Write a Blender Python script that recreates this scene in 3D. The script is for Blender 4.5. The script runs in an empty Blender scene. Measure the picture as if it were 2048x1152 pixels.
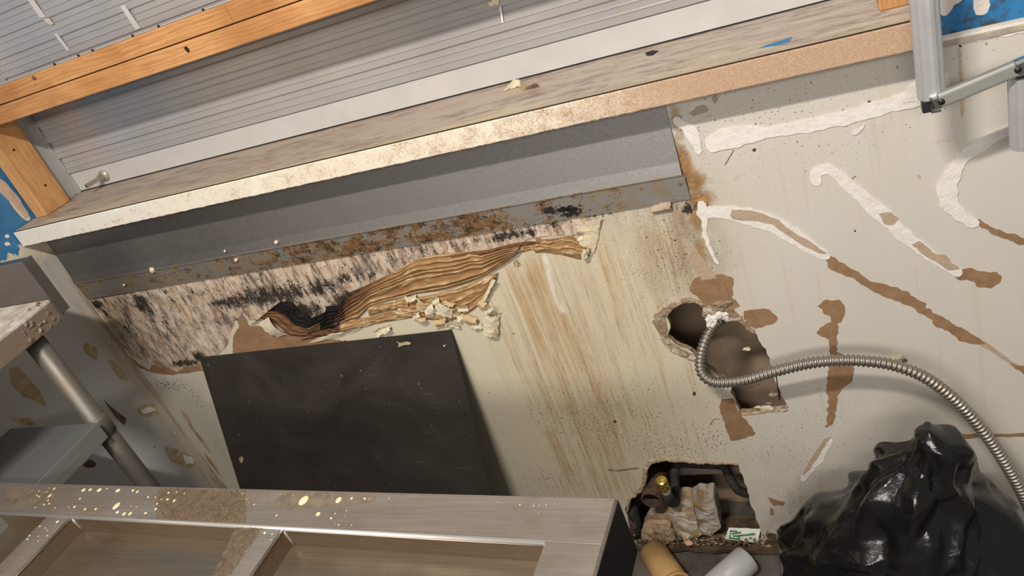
import bpy, bmesh, math, random
import numpy as np
from mathutils import Vector, Matrix
from mathutils import noise as mnoise
random.seed(7); rng = np.random.default_rng(7)
SC = bpy.context.scene; COL = SC.collection
PI = math.pi
H = 1.52                                  # eye height above the floor

# ---------------------------------------------------------------- camera
CX, CY = 1024., 576.
VX = np.array((-2293., 1010.)); VZ = np.array((2112., 3274.))   # vanishing points of wall horizontals / verticals
_a = VX - (CX, CY); _b = VZ - (CX, CY)
F = math.sqrt(-(_a @ _b))
AX = -np.array([*_a, F]); AX /= np.linalg.norm(AX)
AZ = -np.array([*_b, F]); AZ /= np.linalg.norm(AZ)
AY = np.cross(AZ, AX); R = np.array([AX, AY, AZ])
DC = 1.2
CAM = np.array([0., -DC, H])
cd = bpy.data.cameras.new('camera'); cam = bpy.data.objects.new('camera', cd); COL.objects.link(cam)
cd.sensor_width = 36; cd.lens = 36 * F / 2048; cd.clip_start = .02
M = Matrix.Identity(4)
for i in range(3):
    M[i][0] = R[i][0]; M[i][1] = -R[i][1]; M[i][2] = -R[i][2]; M[i][3] = CAM[i]
cam.matrix_world = M
SC.camera = cam

# ---------------------------------------------------------------- light
SC.view_settings.view_transform = 'Standard'; SC.view_settings.look = 'None'
SC.view_settings.exposure = 0; SC.view_settings.gamma = 1
wd = bpy.data.worlds.new('room'); SC.world = wd; wd.use_nodes = True
bg = wd.node_tree.nodes['Background']; bg.inputs[0].default_value = (1.0, .95, .90, 1); bg.inputs[1].default_value = .205
def area(name, loc, target, sx, sy, power, color):
    l = bpy.data.lights.new(name, 'AREA'); l.shape = 'RECTANGLE'; l.size = sx; l.size_y = sy; l.energy = power; l.color = color
    o = bpy.data.objects.new(name, l); COL.objects.link(o); o.location = loc
    o.rotation_euler = (Vector(target) - Vector(loc)).to_track_quat('-Z', 'Y').to_euler(); return o
area('ceiling_panel_near', (-.42, -1.40, 2.56), (-.62, 0, .9), .36, .05, 43, (1, .93, .84))
area('ceiling_panel_far', (-.2, -3.9, 2.6), (-.5, 0, .9), 2.2, .5, 74, (1, .94, .88))

# ---------------------------------------------------------------- pixel -> plane
def ray(p): return R @ np.array([p[0] - CX, p[1] - CY, F])
def W(px, py, y=0.):
    d = ray((px, py)); return CAM + d * ((y + DC) / d[1])
def G(px, py, z):
    d = ray((px, py)); return CAM + d * ((z - H) / d[2])
def LX(px, py, x):
    d = ray((px, py)); return CAM + d * (x / d[0])
def V(*a): return np.array(a, float)

# ---------------------------------------------------------------- object helpers
def link(o): COL.objects.link(o); return o
def tag(o, label=None, cat=None, group=None, kind=None):
    if label: o['label'] = label
    if cat: o['category'] = cat
    if group: o['group'] = group
    if kind: o['kind'] = kind
    return o
def thing(name, loc, label, cat, group=None):
    o = link(bpy.data.objects.new(name, None)); o.location = loc; o.empty_display_size = .05
    return tag(o, label, cat, group)
def wloc(o):
    v = Vector((0, 0, 0))
    while o is not None: v += o.location; o = o.parent
    return v
def mesh_obj(name, verts, faces, mat, parent=None, smooth=False, attrs=None):
    off = np.array(wloc(parent)) if parent is not None else np.zeros(3)
    me = bpy.data.meshes.new(name)
    vv = np.asarray(verts, float) - off
    me.from_pydata(vv.tolist(), [], [list(map(int, f)) for f in faces])
    if smooth: me.polygons.foreach_set('use_smooth', [True] * len(me.polygons))
    if attrs:
        for k, a in attrs.items():
            at = me.attributes.new(k, 'FLOAT', 'POINT'); at.data.foreach_set('value', np.asarray(a, np.float32))
    me.materials.append(mat); me.update()
    o = link(bpy.data.objects.new(name, me)); o.parent = parent
    return o
def bm_obj(name, bm, mat, parent=None, smooth=False):
    off = wloc(parent) if parent is not None else Vector((0, 0, 0))
    bmesh.ops.translate(bm, verts=bm.verts, vec=-off)
    me = bpy.data.meshes.new(name); bm.to_mesh(me); bm.free()
    if smooth: me.polygons.foreach_set('use_smooth', [True] * len(me.polygons))
    me.materials.append(mat)
    o = link(bpy.data.objects.new(name, me)); o.parent = parent
    return o
def box_bm(c, s, bev=.0, rot=None, seg=2):
    bm = bmesh.new(); bmesh.ops.create_cube(bm, size=1)
    for v in bm.verts: v.co = Vector((v.co.x * s[0], v.co.y * s[1], v.co.z * s[2]))
    if bev: bmesh.ops.bevel(bm, geom=bm.edges[:], offset=bev, segments=seg, affect='EDGES', profile=.5)
    if rot is not None: bmesh.ops.transform(bm, matrix=rot.to_4x4(), verts=bm.verts)
    bmesh.ops.translate(bm, verts=bm.verts, vec=Vector(c)); return bm
def box(name, lo, hi, mat, parent=None, bev=.0015):
    lo = np.array(lo, float); hi = np.array(hi, float)
    return bm_obj(name, box_bm((lo + hi) / 2, hi - lo, bev), mat, parent)
def frame(d):
    d = Vector(d).normalized(); u = d.orthogonal().normalized(); return u, d.cross(u)
def tube_mesh(path, radii, seg=16, cap=True, closed_profile=None):
    path = [Vector(p) for p in path]; n = len(path); verts = []; faces = []
    t = (path[1] - path[0]).normalized(); u, w = frame(t)
    for i, p in enumerate(path):
        t2 = (path[min(i + 1, n - 1)] - path[max(i - 1, 0)]).normalized()
        q = t.rotation_difference(t2); u = q @ u; t = t2; w = t.cross(u)
        r = radii[i] if hasattr(radii, '__len__') else radii
        for k in range(seg):
            a = 2 * PI * k / seg; m = closed_profile[k] if closed_profile else 1
            verts.append(p + (u * math.cos(a) + w * math.sin(a)) * r * m)
    for i in range(n - 1):
        for k in range(seg):
            faces.append((i * seg + k, i * seg + (k + 1) % seg, (i + 1) * seg + (k + 1) % seg, (i + 1) * seg + k))
    if cap: faces.append(tuple(range(seg))[::-1]); faces.append(tuple((n - 1) * seg + k for k in range(seg)))
    return [tuple(v) for v in verts], faces
def tube(name, path, radii, mat, parent=None, seg=16, cap=True, prof=None, smooth=True):
    v, f = tube_mesh(path, radii, seg, cap, prof); return mesh_obj(name, v, f, mat, parent, smooth)
def pipe_hollow(name, p0, p1, ro, ri, mat, parent=None, seg=28):
    p0 = Vector(p0); p1 = Vector(p1); d = (p1 - p0); u, w = frame(d); vs = []; fs = []
    e = d.normalized() * .0015
    for P, r in ((p0, ro), (p1 - e, ro), (p1, ro - .0008), (p1, ri + .0005), (p1 - e, ri), (p0, ri)):
        for k in range(seg):
            a = 2 * PI * k / seg; vs.append(tuple(P + (u * math.cos(a) + w * math.sin(a)) * r))
    for i in range(6):
        j = (i + 1) % 6
        for k in range(seg):
            fs.append((i * seg + k, i * seg + (k + 1) % seg, j * seg + (k + 1) % seg, j * seg + k))
    return mesh_obj(name, vs, fs, mat, parent, True)
def catmull(pts, n=10):
    pts = [np.array(p, float) for p in pts]; out = []
    P = [2 * pts[0] - pts[1]] + pts + [2 * pts[-1] - pts[-2]]
    for i in range(1, len(P) - 2):
        for k in range(n):
            t = k / n; a, b, c, d = P[i - 1:i + 3]
            out.append(.5 * ((2 * b) + (-a + c) * t + (2 * a - 5 * b + 4 * c - d) * t * t + (-a + 3 * b - 3 * c + d) * t ** 3))
    out.append(pts[-1]); return np.array(out)
def resample(pts, n):
    pts = np.array(pts, float); s = np.r_[0, np.cumsum(np.linalg.norm(np.diff(pts, axis=0), axis=1))]
    t = np.linspace(0, s[-1], n); return np.stack([np.interp(t, s, pts[:, k]) for k in range(pts.shape[1])], 1)
def plate_poly(name, pts, nrm, th, mat, parent=None, attrs=None):
    """a thin slab from a closed 3-D outline; pts lie in one plane, slab grows along nrm"""
    pts = [Vector(p) for p in pts]; bm = bmesh.new()
    vs = [bm.verts.new(p + Vector(nrm) * th) for p in pts]
    es = [bm.edges.new((vs[i], vs[(i + 1) % len(vs)])) for i in range(len(vs))]
    bmesh.ops.triangle_fill(bm, use_beauty=True, edges=es, normal=Vector(nrm))
    b = [bm.verts.new(p) for p in pts]
    n = len(vs)
    for i in range(n):
        try: bm.faces.new((vs[i], vs[(i + 1) % n], b[(i + 1) % n], b[i]))
        except ValueError: pass
    bmesh.ops.recalc_face_normals(bm, faces=bm.faces)
    return bm_obj(name, bm, mat, parent)
def ragged(pts, step, amp, seed=0):
    """resample a closed 2-D outline and roughen it"""
    r = np.random.default_rng(seed); p = np.array(list(pts) + [pts[0]], float)
    L = np.linalg.norm(np.diff(p, axis=0), axis=1).sum(); n = max(8, int(L / step)); q = resample(p, n + 1)[:-1]
    t = np.roll(q, -1, 0) - np.roll(q, 1, 0); t /= np.linalg.norm(t, axis=1)[:, None] + 1e-9
    w = r.normal(0, 1, n); w = .6 * w + .4 * np.roll(w, 1)
    return q + np.stack([t[:, 1], -t[:, 0]], 1) * (w * amp)[:, None]
def sdf(P, poly):
    """signed distance (negative inside), P (N,2), poly (M,2)"""
    poly = np.asarray(poly, float); d2 = np.full(len(P), 1e9); ins = np.zeros(len(P), bool)
    for i in range(len(poly)):
        a = poly[i]; b = poly[(i + 1) % len(poly)]; e = b - a; w = P - a
        t = np.clip((w @ e) / (e @ e + 1e-12), 0, 1); q = w - t[:, None] * e
        d2 = np.minimum(d2, (q * q).sum(1))
        c = ((a[1] <= P[:, 1]) & (b[1] > P[:, 1])) | ((b[1] <= P[:, 1]) & (a[1] > P[:, 1]))
        with np.errstate(divide='ignore', invalid='ignore'):
            xi = a[0] + (P[:, 1] - a[1]) * e[0] / (e[1] if abs(e[1]) > 1e-12 else 1e-12)
        ins ^= c & (P[:, 0] < xi)
    d = np.sqrt(d2); d[ins] *= -1; return d
def wpoly(px): return np.array([W(x, y)[[0, 2]] for x, y in px])
def soft(d, w): return np.clip(.5 - d / w, 0, 1)

# ---------------------------------------------------------------- materials
class NT:
    def __init__(s, name):
        s.m = bpy.data.materials.new(name); s.m.use_nodes = True; s.t = s.m.node_tree; s.n = s.t.nodes
        s.b = s.n['Principled BSDF']; s.pos = s.n.new('ShaderNodeNewGeometry').outputs['Position']
    def add(s, typ, **kw):
        x = s.n.new('ShaderNode' + typ)
        for k, v in kw.items(): setattr(x, k, v)
        return x
    def put(s, sock, v):
        if hasattr(v, 'is_linked') or isinstance(v, bpy.types.NodeSocket): s.t.links.new(v, sock)
        elif isinstance(v, (tuple, list)) and len(v) == 3 and sock.type == 'RGBA': sock.default_value = (*v, 1)
        else: sock.default_value = v
    def map(s, scale=(1, 1, 1), rot=(0, 0, 0), loc=(0, 0, 0), src=None):
        m = s.add('Mapping'); s.put(m.inputs[0], src or s.pos); m.inputs['Scale'].default_value = scale
        m.inputs['Rotation'].default_value = rot; m.inputs['Location'].default_value = loc; return m.outputs[0]
    def noise(s, scale, detail=4, rough=.55, vec=None, dist=0.):
        x = s.add('TexNoise'); s.put(x.inputs['Vector'], vec or s.pos); x.inputs['Scale'].default_value = scale
        x.inputs['Detail'].default_value = detail; x.inputs['Roughness'].default_value = rough; x.inputs['Distortion'].default_value = dist
        return x.outputs[0]
    def vor(s, scale, vec=None, feature='F1', out=0):
        x = s.add('TexVoronoi', feature=feature); s.put(x.inputs['Vector'], vec or s.pos); x.inputs['Scale'].default_value = scale; return x.outputs[out]
    def ramp(s, v, *stops):
        x = s.add('ValToRGB'); s.put(x.inputs[0], v); e = x.color_ramp.elements
        while len(e) < len(stops): e.new(.5)
        for i, (p, c) in enumerate(stops):
            e[i].position = p; e[i].color = (c, c, c, 1) if not isinstance(c, tuple) else (*c, 1)
        return x.outputs[0]
    def math(s, op, a, b=0., clamp=False):
        x = s.add('Math', operation=op, use_clamp=clamp); s.put(x.inputs[0], a); s.put(x.inputs[1], b); return x.outputs[0]
    def mix(s, f, a, b, mode='MIX'):
        x = s.add('Mix', data_type='RGBA', blend_type=mode); s.put(x.inputs[0], f); s.put(x.inputs[6], a); s.put(x.inputs[7], b); return x.outputs[2]
    def attr(s, name): return s.add('Attribute', attribute_name=name).outputs['Fac']
    def sep(s, i): 
        x = s.add('SeparateXYZ'); s.put(x.inputs[0], s.pos); return x.outputs[i]
    def rng(s, v, a, b, c=0., d=1.):
        x = s.add('MapRange'); s.put(x.inputs[0], v)
        for i, q in enumerate((a, b, c, d)): x.inputs[i + 1].default_value = q
        return x.outputs[0]
    def bump(s, h, strength=.4, dist=.002):
        x = s.add('Bump'); s.put(x.inputs['Height'], h); x.inputs['Strength'].default_value = strength; x.inputs['Distance'].default_value = dist
        s.t.links.new(x.outputs[0], s.b.inputs['Normal'])
    def fin(s, col, rough=.6, metal=0., spec=.5):
        s.put(s.b.inputs['Base Color'], col); s.put(s.b.inputs['Roughness'], rough); s.put(s.b.inputs['Metallic'], metal)
        s.b.inputs['Specular IOR Level'].default_value = spec; return s.m
def simple(name, col, rough=.6, metal=0., nscale=0, namp=.15, spec=.5, bump=0.):
    t = NT(name); c = col
    if nscale:
        n = t.noise(nscale, 5, .6); c = t.mix(t.rng(n, .3, .7), tuple(x * (1 - namp) for x in col), tuple(min(1, x * (1 + namp)) for x in col))
        if bump: t.bump(n, bump, .001)
    return t.fin(c, rough, metal, spec)

def mat_wall():
    t = NT('old_wall_paint'); P = t.pos
    base = t.mix(t.attr('a_cream'), (.60, .565, .505), (.65, .59, .445))
    base = t.mix(t.math('MULTIPLY', t.rng(t.noise(5, 4), .35, .7), .28), base, (.50, .46, .39))
    # faint thin drip lines over everything, strong tan streaks where water ran
    sv = t.map((1, 1, .045))
    s1 = t.noise(105, 5, .6, sv, .2); s2 = t.noise(330, 4, .65, t.map((1, 1, .09)), .2); s3 = t.noise(32, 4, .55, sv, .2)
    thin = t.math('MULTIPLY', t.ramp(t.noise(60, 3, .5, sv, .25), (.61, 0), (.67, 1)), .22)
    base = t.mix(thin, base, (.50, .41, .27))
    st = t.attr('a_stain')
    k = t.math('ADD', t.math('MULTIPLY', s1, .55), t.math('ADD', t.math('MULTIPLY', s2, .25), t.math('MULTIPLY', s3, .40)))
    sm = t.math('MULTIPLY', t.ramp(t.math('ADD', k, t.math('MULTIPLY', t.math('SUBTRACT', st, .5), .34)), (.58, 0), (.78, 1)), t.rng(st, 0, .25))
    base = t.mix(t.math('MULTIPLY', t.rng(st, 0, .5), .45), base, (.66, .575, .39))
    base = t.mix(t.math('MULTIPLY', sm, .74), base, t.mix(t.ramp(s2, (.42, 0), (.62, 1)), (.50, .33, .15), (.40, .25, .115)))
    fl = t.math('MULTIPLY', t.ramp(t.math('ADD', t.noise(240, 3, .5, t.map((1, 1, .02)), .25), t.math('MULTIPLY', st, .05)), (.60, 0), (.65, 1)), t.math('MULTIPLY', t.rng(st, .1, .45), t.ramp(t.noise(22, 4, .6, t.map((1, 1, .35))), (.45, 0), (.60, 1))))
    base = t.mix(t.math('MULTIPLY', fl, .6), base, (.33, .20, .095))
    gr = t.math('MULTIPLY', t.ramp(t.noise(420, 2, .5), (.58, 0), (.66, 1)), t.rng(st, .05, .4)); base = t.mix(t.math('MULTIPLY', gr, .45), base, (.30, .20, .11))
    wl = t.math('MULTIPLY', t.ramp(t.noise(75, 3, .5, t.map((1, 1, .05), loc=(3, 0, 0)), .15), (.60, 0), (.68, 1)), t.math('MULTIPLY', st, .5))
    base = t.mix(wl, base, (.74, .68, .53))
    base = t.mix(t.math('MULTIPLY', t.attr('a_drip'), t.ramp(t.noise(70, 2), (.3, .55), (.6, 1))), base, (.80, .76, .66))
    # grime, rust
    g = t.math('MULTIPLY', t.attr('a_grey'), t.ramp(t.math('ADD', t.math('MULTIPLY', t.noise(28, 6, .7, t.map((1, 1, .35))), .6), t.math('MULTIPLY', t.noise(240, 4, .7), .4)), (.36, 0), (.62, 1)))
    base = t.mix(t.math('MULTIPLY', g, .88), base, t.mix(t.noise(90, 3), (.20, .125, .075), (.29, .215, .155)))
    rn = t.math('ADD', t.math('MULTIPLY', t.noise(30, 6, .65), .7), t.math('MULTIPLY', t.noise(150, 3, .6), .3))
    r = t.ramp(t.math('ADD', t.math('SUBTRACT', rn, .5), t.attr('a_rust')), (.38, 0), (.62, 1))
    base = t.mix(t.math('MULTIPLY', r, .9), base, t.mix(t.ramp(rn, (.4, 0), (.6, 1)), (.10, .04, .012), (.42, .22, .07)))
    # bare pinkish plaster paper with mould
    mz = t.ramp(t.math('ADD', t.attr('a_paper'), t.math('MULTIPLY', t.math('SUBTRACT', t.noise(35, 5, .65), .5), .35)), (.46, 0), (.54, 1))
    pk = t.mix(t.ramp(t.noise(34, 6, .72), (.35, 0), (.65, 1)), (.64, .53, .44), (.50, .38, .28))
    pv = t.map((1, 1, .16)); nv1 = t.noise(70, 6, .68, pv, .3); nv2 = t.noise(120, 6, .72, t.map((1, 1, .3), loc=(9, 0, 2)), .4)
    pk = t.mix(t.math('MULTIPLY', t.ramp(nv1, (.48, 0), (.60, 1)), .85), pk, (.33, .205, .10))
    pk = t.mix(t.ramp(nv2, (.54, 0), (.64, .9)), pk, (.76, .69, .60))
    gm = t.math('ADD', t.math('MULTIPLY', t.noise(95, 6, .75, t.map((1, 1, .28), loc=(5, 0, 2)), .4), .55), t.math('MULTIPLY', t.noise(26, 5, .6, t.map((1, 1, .5))), .45))
    pk = t.mix(t.ramp(t.math('ADD', gm, t.math('MULTIPLY', t.attr('a_black'), .10)), (.535, 0), (.63, .92)), pk, (.10, .08, .068))
    base = t.mix(mz, base, pk)
    mn = t.math('ADD', t.math('MULTIPLY', t.noise(62, 8, .74, t.map((1, 1, .5)), .6), .65), t.math('MULTIPLY', t.noise(260, 4, .7), .35))
    mn = t.math('ADD', t.math('MULTIPLY', t.math('SUBTRACT', mn, .5), 1.9), .5)
    mb = t.ramp(t.math('ADD', mn, t.math('MULTIPLY', t.math('SUBTRACT', t.attr('a_black'), .5), .44)), (.53, 0), (.62, 1))
    mb = t.math('MULTIPLY', mb, t.rng(t.attr('a_black'), .02, .2))
    base = t.mix(t.math('MULTIPLY', mb, .96), base, t.mix(t.noise(120, 3), (.006, .005, .005), (.035, .028, .022)))
    sp = t.math('MULTIPLY', t.ramp(t.math('ADD', t.noise(210, 3, .6), t.math('MULTIPLY', t.attr('a_speck'), .17)), (.66, 0), (.71, 1)), t.rng(t.attr('a_speck'), 0, .1))
    base = t.mix(t.math('MULTIPLY', sp, .9), base, (.045, .032, .02))
    t.bump(t.math('ADD', t.math('MULTIPLY', t.noise(55, 7, .7), t.math('ADD', t.math('MULTIPLY', mz, 2.2), .5)), t.math('MULTIPLY', t.noise(400, 3), .12)), .5, .0016)
    return t.fin(base, t.mix(mz, (.5, .5, .5), (.92, .92, .92)), 0, .28)
def mat_torn():
    t = NT('torn_brown_paper'); n = t.noise(30, 6, .65); f = t.noise(140, 4, .6, t.map((1, 1, .5), (0, .7, 0)))
    c = t.mix(t.ramp(n, (.3, 0), (.7, 1)), (.235, .138, .072), (.335, .208, .118))
    c = t.mix(t.ramp(f, (.56, 0), (.68, .6)), c, (.20, .105, .05)); t.bump(t.math('ADD', n, t.math('MULTIPLY', f, .5)), .5, .002); return t.fin(c, .9, 0, .1)
def mat_plaster(name='filler_plaster', col=(.82, .78, .72)):
    t = NT(name); n = t.noise(60, 6, .65); c = t.mix(t.ramp(n, (.35, 0), (.7, 1)), tuple(x * .9 for x in col), col)
    t.bump(t.math('ADD', n, t.noise(22, 5, .7)), .75, .003); return t.fin(c, .85, 0, .2)
def mat_wood(name, axis, c1, c2, c3):
    t = NT(name); sc = {'X': (.05, 1, 1), 'Z': (1, 1, .05)}[axis]
    v = t.map(sc); g = t.noise(75, 4, .6, v, 1.4); rings = t.add('TexWave', wave_type='BANDS', bands_direction='Z' if axis == 'X' else 'X')
    t.put(rings.inputs[0], t.map({'X': (.16, .4, 1), 'Z': (1, .6, .12)}[axis])); rings.inputs['Scale'].default_value = 42; rings.inputs['Distortion'].default_value = 9
    rings.inputs['Detail'].default_value = 3; rings.inputs['Detail Scale'].default_value = 1.2
    c = t.mix(t.ramp(g, (.35, 0), (.68, 1)), c1, c2)
    c = t.mix(t.math('MULTIPLY', t.ramp(rings.outputs[0], (.62, 0), (.95, 1)), .5), c, c3)
    c = t.mix(t.math('MULTIPLY', t.ramp(t.noise(9, 5, .6), (.55, 0), (.72, 1)), .45), c, c3)
    c = t.mix(t.ramp(t.noise(210, 2, .5, t.map((.5, 1, 1) if axis == 'X' else (1, 1, .5))), (.70, 0), (.74, .7)), c, (.12, .05, .015))
    rnd = t.add('ObjectInfo').outputs['Random']
    c = t.mix(t.math('MULTIPLY', rnd, .45), c, c2); c = t.mix(t.math('MULTIPLY', t.ramp(t.noise(4, 3, .6, t.map((1, 1, 1), loc=(2, 0, 0))), (.46, 0), (.60, 1)), .45), c, c3)
    c = t.mix(t.math('MULTIPLY', t.ramp(t.noise(170, 5, .6, v), (.52, 0), (.66, 1)), .4), c, c3)
    t.bump(g, .2, .001); return t.fin(c, .55, 0, .3)
def mat_shutter():
    t = NT('grey_shutter_metal'); c = t.mix(t.rng(t.noise(6, 5, .6), .3, .7), (.40, .385, .38), (.47, .455, .445))
    c = t.mix(t.ramp(t.noise(130, 3, .6), (.72, 0), (.77, .6)), c, (.20, .15, .09))
    c = t.mix(t.math('MULTIPLY', t.ramp(t.noise(30, 4, .6), (.62, 0), (.72, 1)), .35), c, (.46, .40, .28)); return t.fin(c, .30, .35, .5)
def mat_ledge():
    t = NT('dirty_ledge_paint'); x = t.sep(0); y = t.sep(1)
    c = t.mix(t.rng(x, -.9, .1), (.40, .325, .265), (.53, .475, .41))
    dv = t.map((.22, 1, 1), (0, 0, .08)); d = t.noise(26, 7, .7, dv, .6)
    c = t.mix(t.math('MULTIPLY', t.ramp(d, (.50, 0), (.68, 1)), .8), c, (.31, .225, .155))
    dk = t.math('MULTIPLY', t.ramp(t.noise(60, 7, .75, dv, .4), (.47, 0), (.60, 1)), t.ramp(t.noise(4, 2, .5, t.map((.6, 3, 1))), (.40, 0), (.52, 1)))
    c = t.mix(t.math('MULTIPLY', dk, .62), c, (.14, .105, .08))
    yy = t.math('MULTIPLY', t.rng(y, .03, -.06), t.ramp(t.noise(20, 5, .7, dv), (.45, 0), (.6, 1)))
    c = t.mix(t.math('MULTIPLY', yy, .8), c, (.58, .49, .31))
    c = t.mix(t.ramp(t.noise(150, 3), (.71, 0), (.76, .8)), c, (.09, .06, .035)); t.bump(d, .3, .002); return t.fin(c, .55, 0, .35)
def mat_fascia():
    t = NT('mdf_edge'); x = t.sep(0); n = t.noise(330, 4, .7); n2 = t.noise(30, 6, .7)
    c = t.mix(t.ramp(n, (.34, 0), (.66, 1)), (.40, .26, .165), (.53, .375, .26))
    w = t.math('ADD', t.math('MULTIPLY', n, .5), t.math('MULTIPLY', n2, .5))
    wx = t.rng(x, -.30, -1.75, .03, .22)
    m = t.math('MULTIPLY', t.ramp(t.math('ADD', w, wx), (.46, 0), (.60, 1)), t.rng(x, -.22, -.46))
    c = t.mix(t.math('MULTIPLY', m, .93), c, t.mix(t.rng(x, -1.0, -1.5), (.77, .71, .58), (.76, .72, .65)))
    c = t.mix(t.math('MULTIPLY', t.ramp(t.noise(70, 5, .75), (.56, 0), (.68, 1)), t.math('MULTIPLY', m, .6)), c, (.40, .29, .16))
    bl = t.math('MULTIPLY', t.ramp(t.noise(12, 4, .6, None, .5), (.57, 0), (.70, 1)), t.rng(x, -.3, -.4))
    c = t.mix(t.math('MULTIPLY', bl, .8), c, (.80, .78, .73)); t.bump(n, .3, .001); return t.fin(c, .75, 0, .25)
def mat_steel(name, col, rough=.35, metal=.85, streak='X', grime=.35, gcol=(.20, .14, .08), aniso=.4):
    t = NT(name); sc = {'X': (.03, 1, 1), 'Z': (1, 1, .03), 'Y': (1, .03, 1)}[streak]
    b = t.noise(260, 3, .6, t.map(sc)); d = t.noise(13, 6, .65)
    c = t.mix(t.rng(b, .3, .7), tuple(x * .86 for x in col), tuple(min(1, x * 1.1) for x in col))
    gm = t.math('MULTIPLY', t.ramp(d, (.50, 0), (.72, 1)), grime)
    c = t.mix(gm, c, gcol)
    c = t.mix(t.ramp(t.noise(160, 2, .5), (.76, 0), (.79, .5)), c, (.75, .70, .6))
    t.bump(t.math('ADD', b, d), .06, .001)
    t.put(t.b.inputs['Anisotropic'], aniso)
    return t.fin(c, t.math('ADD', t.math('MULTIPLY', d, .25), rough - .12), metal, .5)
def mat_strip():
    t = NT('rusting_steel_strip'); x = t.sep(0); z = t.sep(2)
    b = t.noise(240, 3, .6, t.map((.3, 1, .3))); d = t.noise(14, 6, .65)
    c = t.mix(t.rng(b, .2, .8), (.135, .125, .12), (.175, .165, .158))
    c = t.mix(t.math('MULTIPLY', t.rng(x, -1.3, -.3), .8), c, t.mix(t.ramp(t.noise(330, 5, .75), (.3, 0), (.7, 1)), (.30, .295, .29), (.50, .49, .48)))  # lit gradient painted into the grey: dark left, brighter toward the right
    low = t.rng(z, .9725, .9655)
    w = t.math('ADD', t.math('MULTIPLY', t.noise(40, 7, .72, t.map((.55, 1, 1))), .7), t.math('MULTIPLY', t.noise(190, 4, .7), .3))
    den = t.add('ValToRGB'); t.put(den.inputs[0], t.rng(x, -1.8, -.27))
    e = den.color_ramp.elements; st = [(0, .52), (.12, .52), (.28, .56), (.42, .60), (.55, .60), (.72, .60), (.82, .56), (1, .50)]
    for p, v in st[1:-1]: e.new(p)
    for i, (p, v) in enumerate(st): e[i].color = (v, v, v, 1)
    rm = t.math('MULTIPLY', t.ramp(t.math('ADD', w, t.math('SUBTRACT', den.outputs[0], .56)), (.50, 0), (.56, 1)), low)
    c = t.mix(t.math('MULTIPLY', low, .6), c, (.33, .31, .285))
    c = t.mix(t.math('MULTIPLY', t.math('MULTIPLY', t.ramp(t.noise(24, 4), (.45, 0), (.6, 1)), low), .6), c, (.36, .26, .11))
    c = t.mix(rm, c, t.mix(t.ramp(t.noise(80, 5, .7), (.38, 0), (.62, 1)), (.022, .013, .009), (.21, .105, .035)))
    bk = t.add('VectorMath', operation='DISTANCE'); t.put(bk.inputs[0], t.map((1, 0, 2.2), src=t.pos)); bk.inputs[1].default_value = (-.49, 0, .938 * 2.2)
    bm_ = t.ramp(t.math('ADD', w, t.rng(bk.outputs['Value'], 0, .13, .16, -.3)), (.55, 0), (.60, 1))
    c = t.mix(t.math('MULTIPLY', bm_, t.rng(z, .978, .962)), c, (.012, .010, .010))
    t.bump(t.math('ADD', b, t.math('MULTIPLY', rm, 2)), .25, .0012)
    return t.fin(c, t.mix(rm, t.mix(d, (.42, .42, .42), (.55, .55, .55)), (.9, .9, .9)), t.math('MULTIPLY', t.math('SUBTRACT', 1, rm), .45), .5)
def mat_plate():
    t = NT('dark_sheet_steel'); n = t.noise(5, 5, .6, t.map((1, 1, 1.6)), 1.0)
    c = t.mix(t.rng(n, .35, .7), (.035, .0285, .0245), (.053, .044, .038))
    scr = t.vor(7, t.map((1, 1, 6), (0, .35, 0)), 'DISTANCE_TO_EDGE'); s2 = t.noise(300, 2, .5, t.map((.05, 1, 1), (0, .5, 0)))
    c = t.mix(t.math('MULTIPLY', t.ramp(s2, (.64, 0), (.72, 1)), t.ramp(n, (.5, 0), (.68, .55))), c, (.19, .175, .165))
    c = t.mix(t.ramp(t.noise(110, 2, .5), (.755, 0), (.775, .7)), c, (.5, .47, .42))
    t.bump(n, .12, .004); return t.fin(c, t.rng(n, .3, .7, .34, .52), .25, .4)
def mat_bag():
    t = NT('black_bin_bag_plastic'); n = t.noise(16, 5, .6, None, 1.2); w = t.noise(60, 4, .6, t.map((1, 1, .4)), 1.)
    t.bump(t.math('ADD', n, t.math('MULTIPLY', w, .25)), .22, .008)
    c = t.mix(t.ramp(t.noise(6, 5, .7), (.5, 0), (.75, .5)), (.006, .006, .0062), (.016, .015, .014)); return t.fin(c, t.rng(t.noise(5, 3), .35, .7, .13, .26), 0, .55)
def mat_fan():
    t = NT('water_stained_peeled_paint'); d = t.attr('a_dark'); r = t.attr('a_ridge'); n = t.noise(40, 6, .7)
    c = t.mix(t.math('ADD', t.math('MULTIPLY', r, .7), t.math('MULTIPLY', t.math('SUBTRACT', n, .5), .9), True), (.30, .165, .07), (.66, .48, .26))  # fold shading put into the colour: creases darker, ridges paler
    c = t.mix(t.math('MULTIPLY', t.ramp(t.noise(24, 5, .7), (.50, 0), (.64, .85)), t.rng(r, .1, .6)), c, (.74, .63, .41))
    c = t.mix(t.ramp(t.math('ADD', d, t.math('MULTIPLY', t.math('SUBTRACT', n, .5), .6)), (.28, 0), (.55, 1)), c, t.mix(r, (.14, .065, .03), (.26, .135, .065)))
    c = t.mix(t.ramp(t.math('ADD', d, t.math('MULTIPLY', t.math('SUBTRACT', t.noise(70, 6, .7), .5), .6)), (.62, 0), (.80, 1)), c, (.012, .010, .009))
    t.bump(n, .4, .0015); return t.fin(c, .75, 0, .25)
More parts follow.
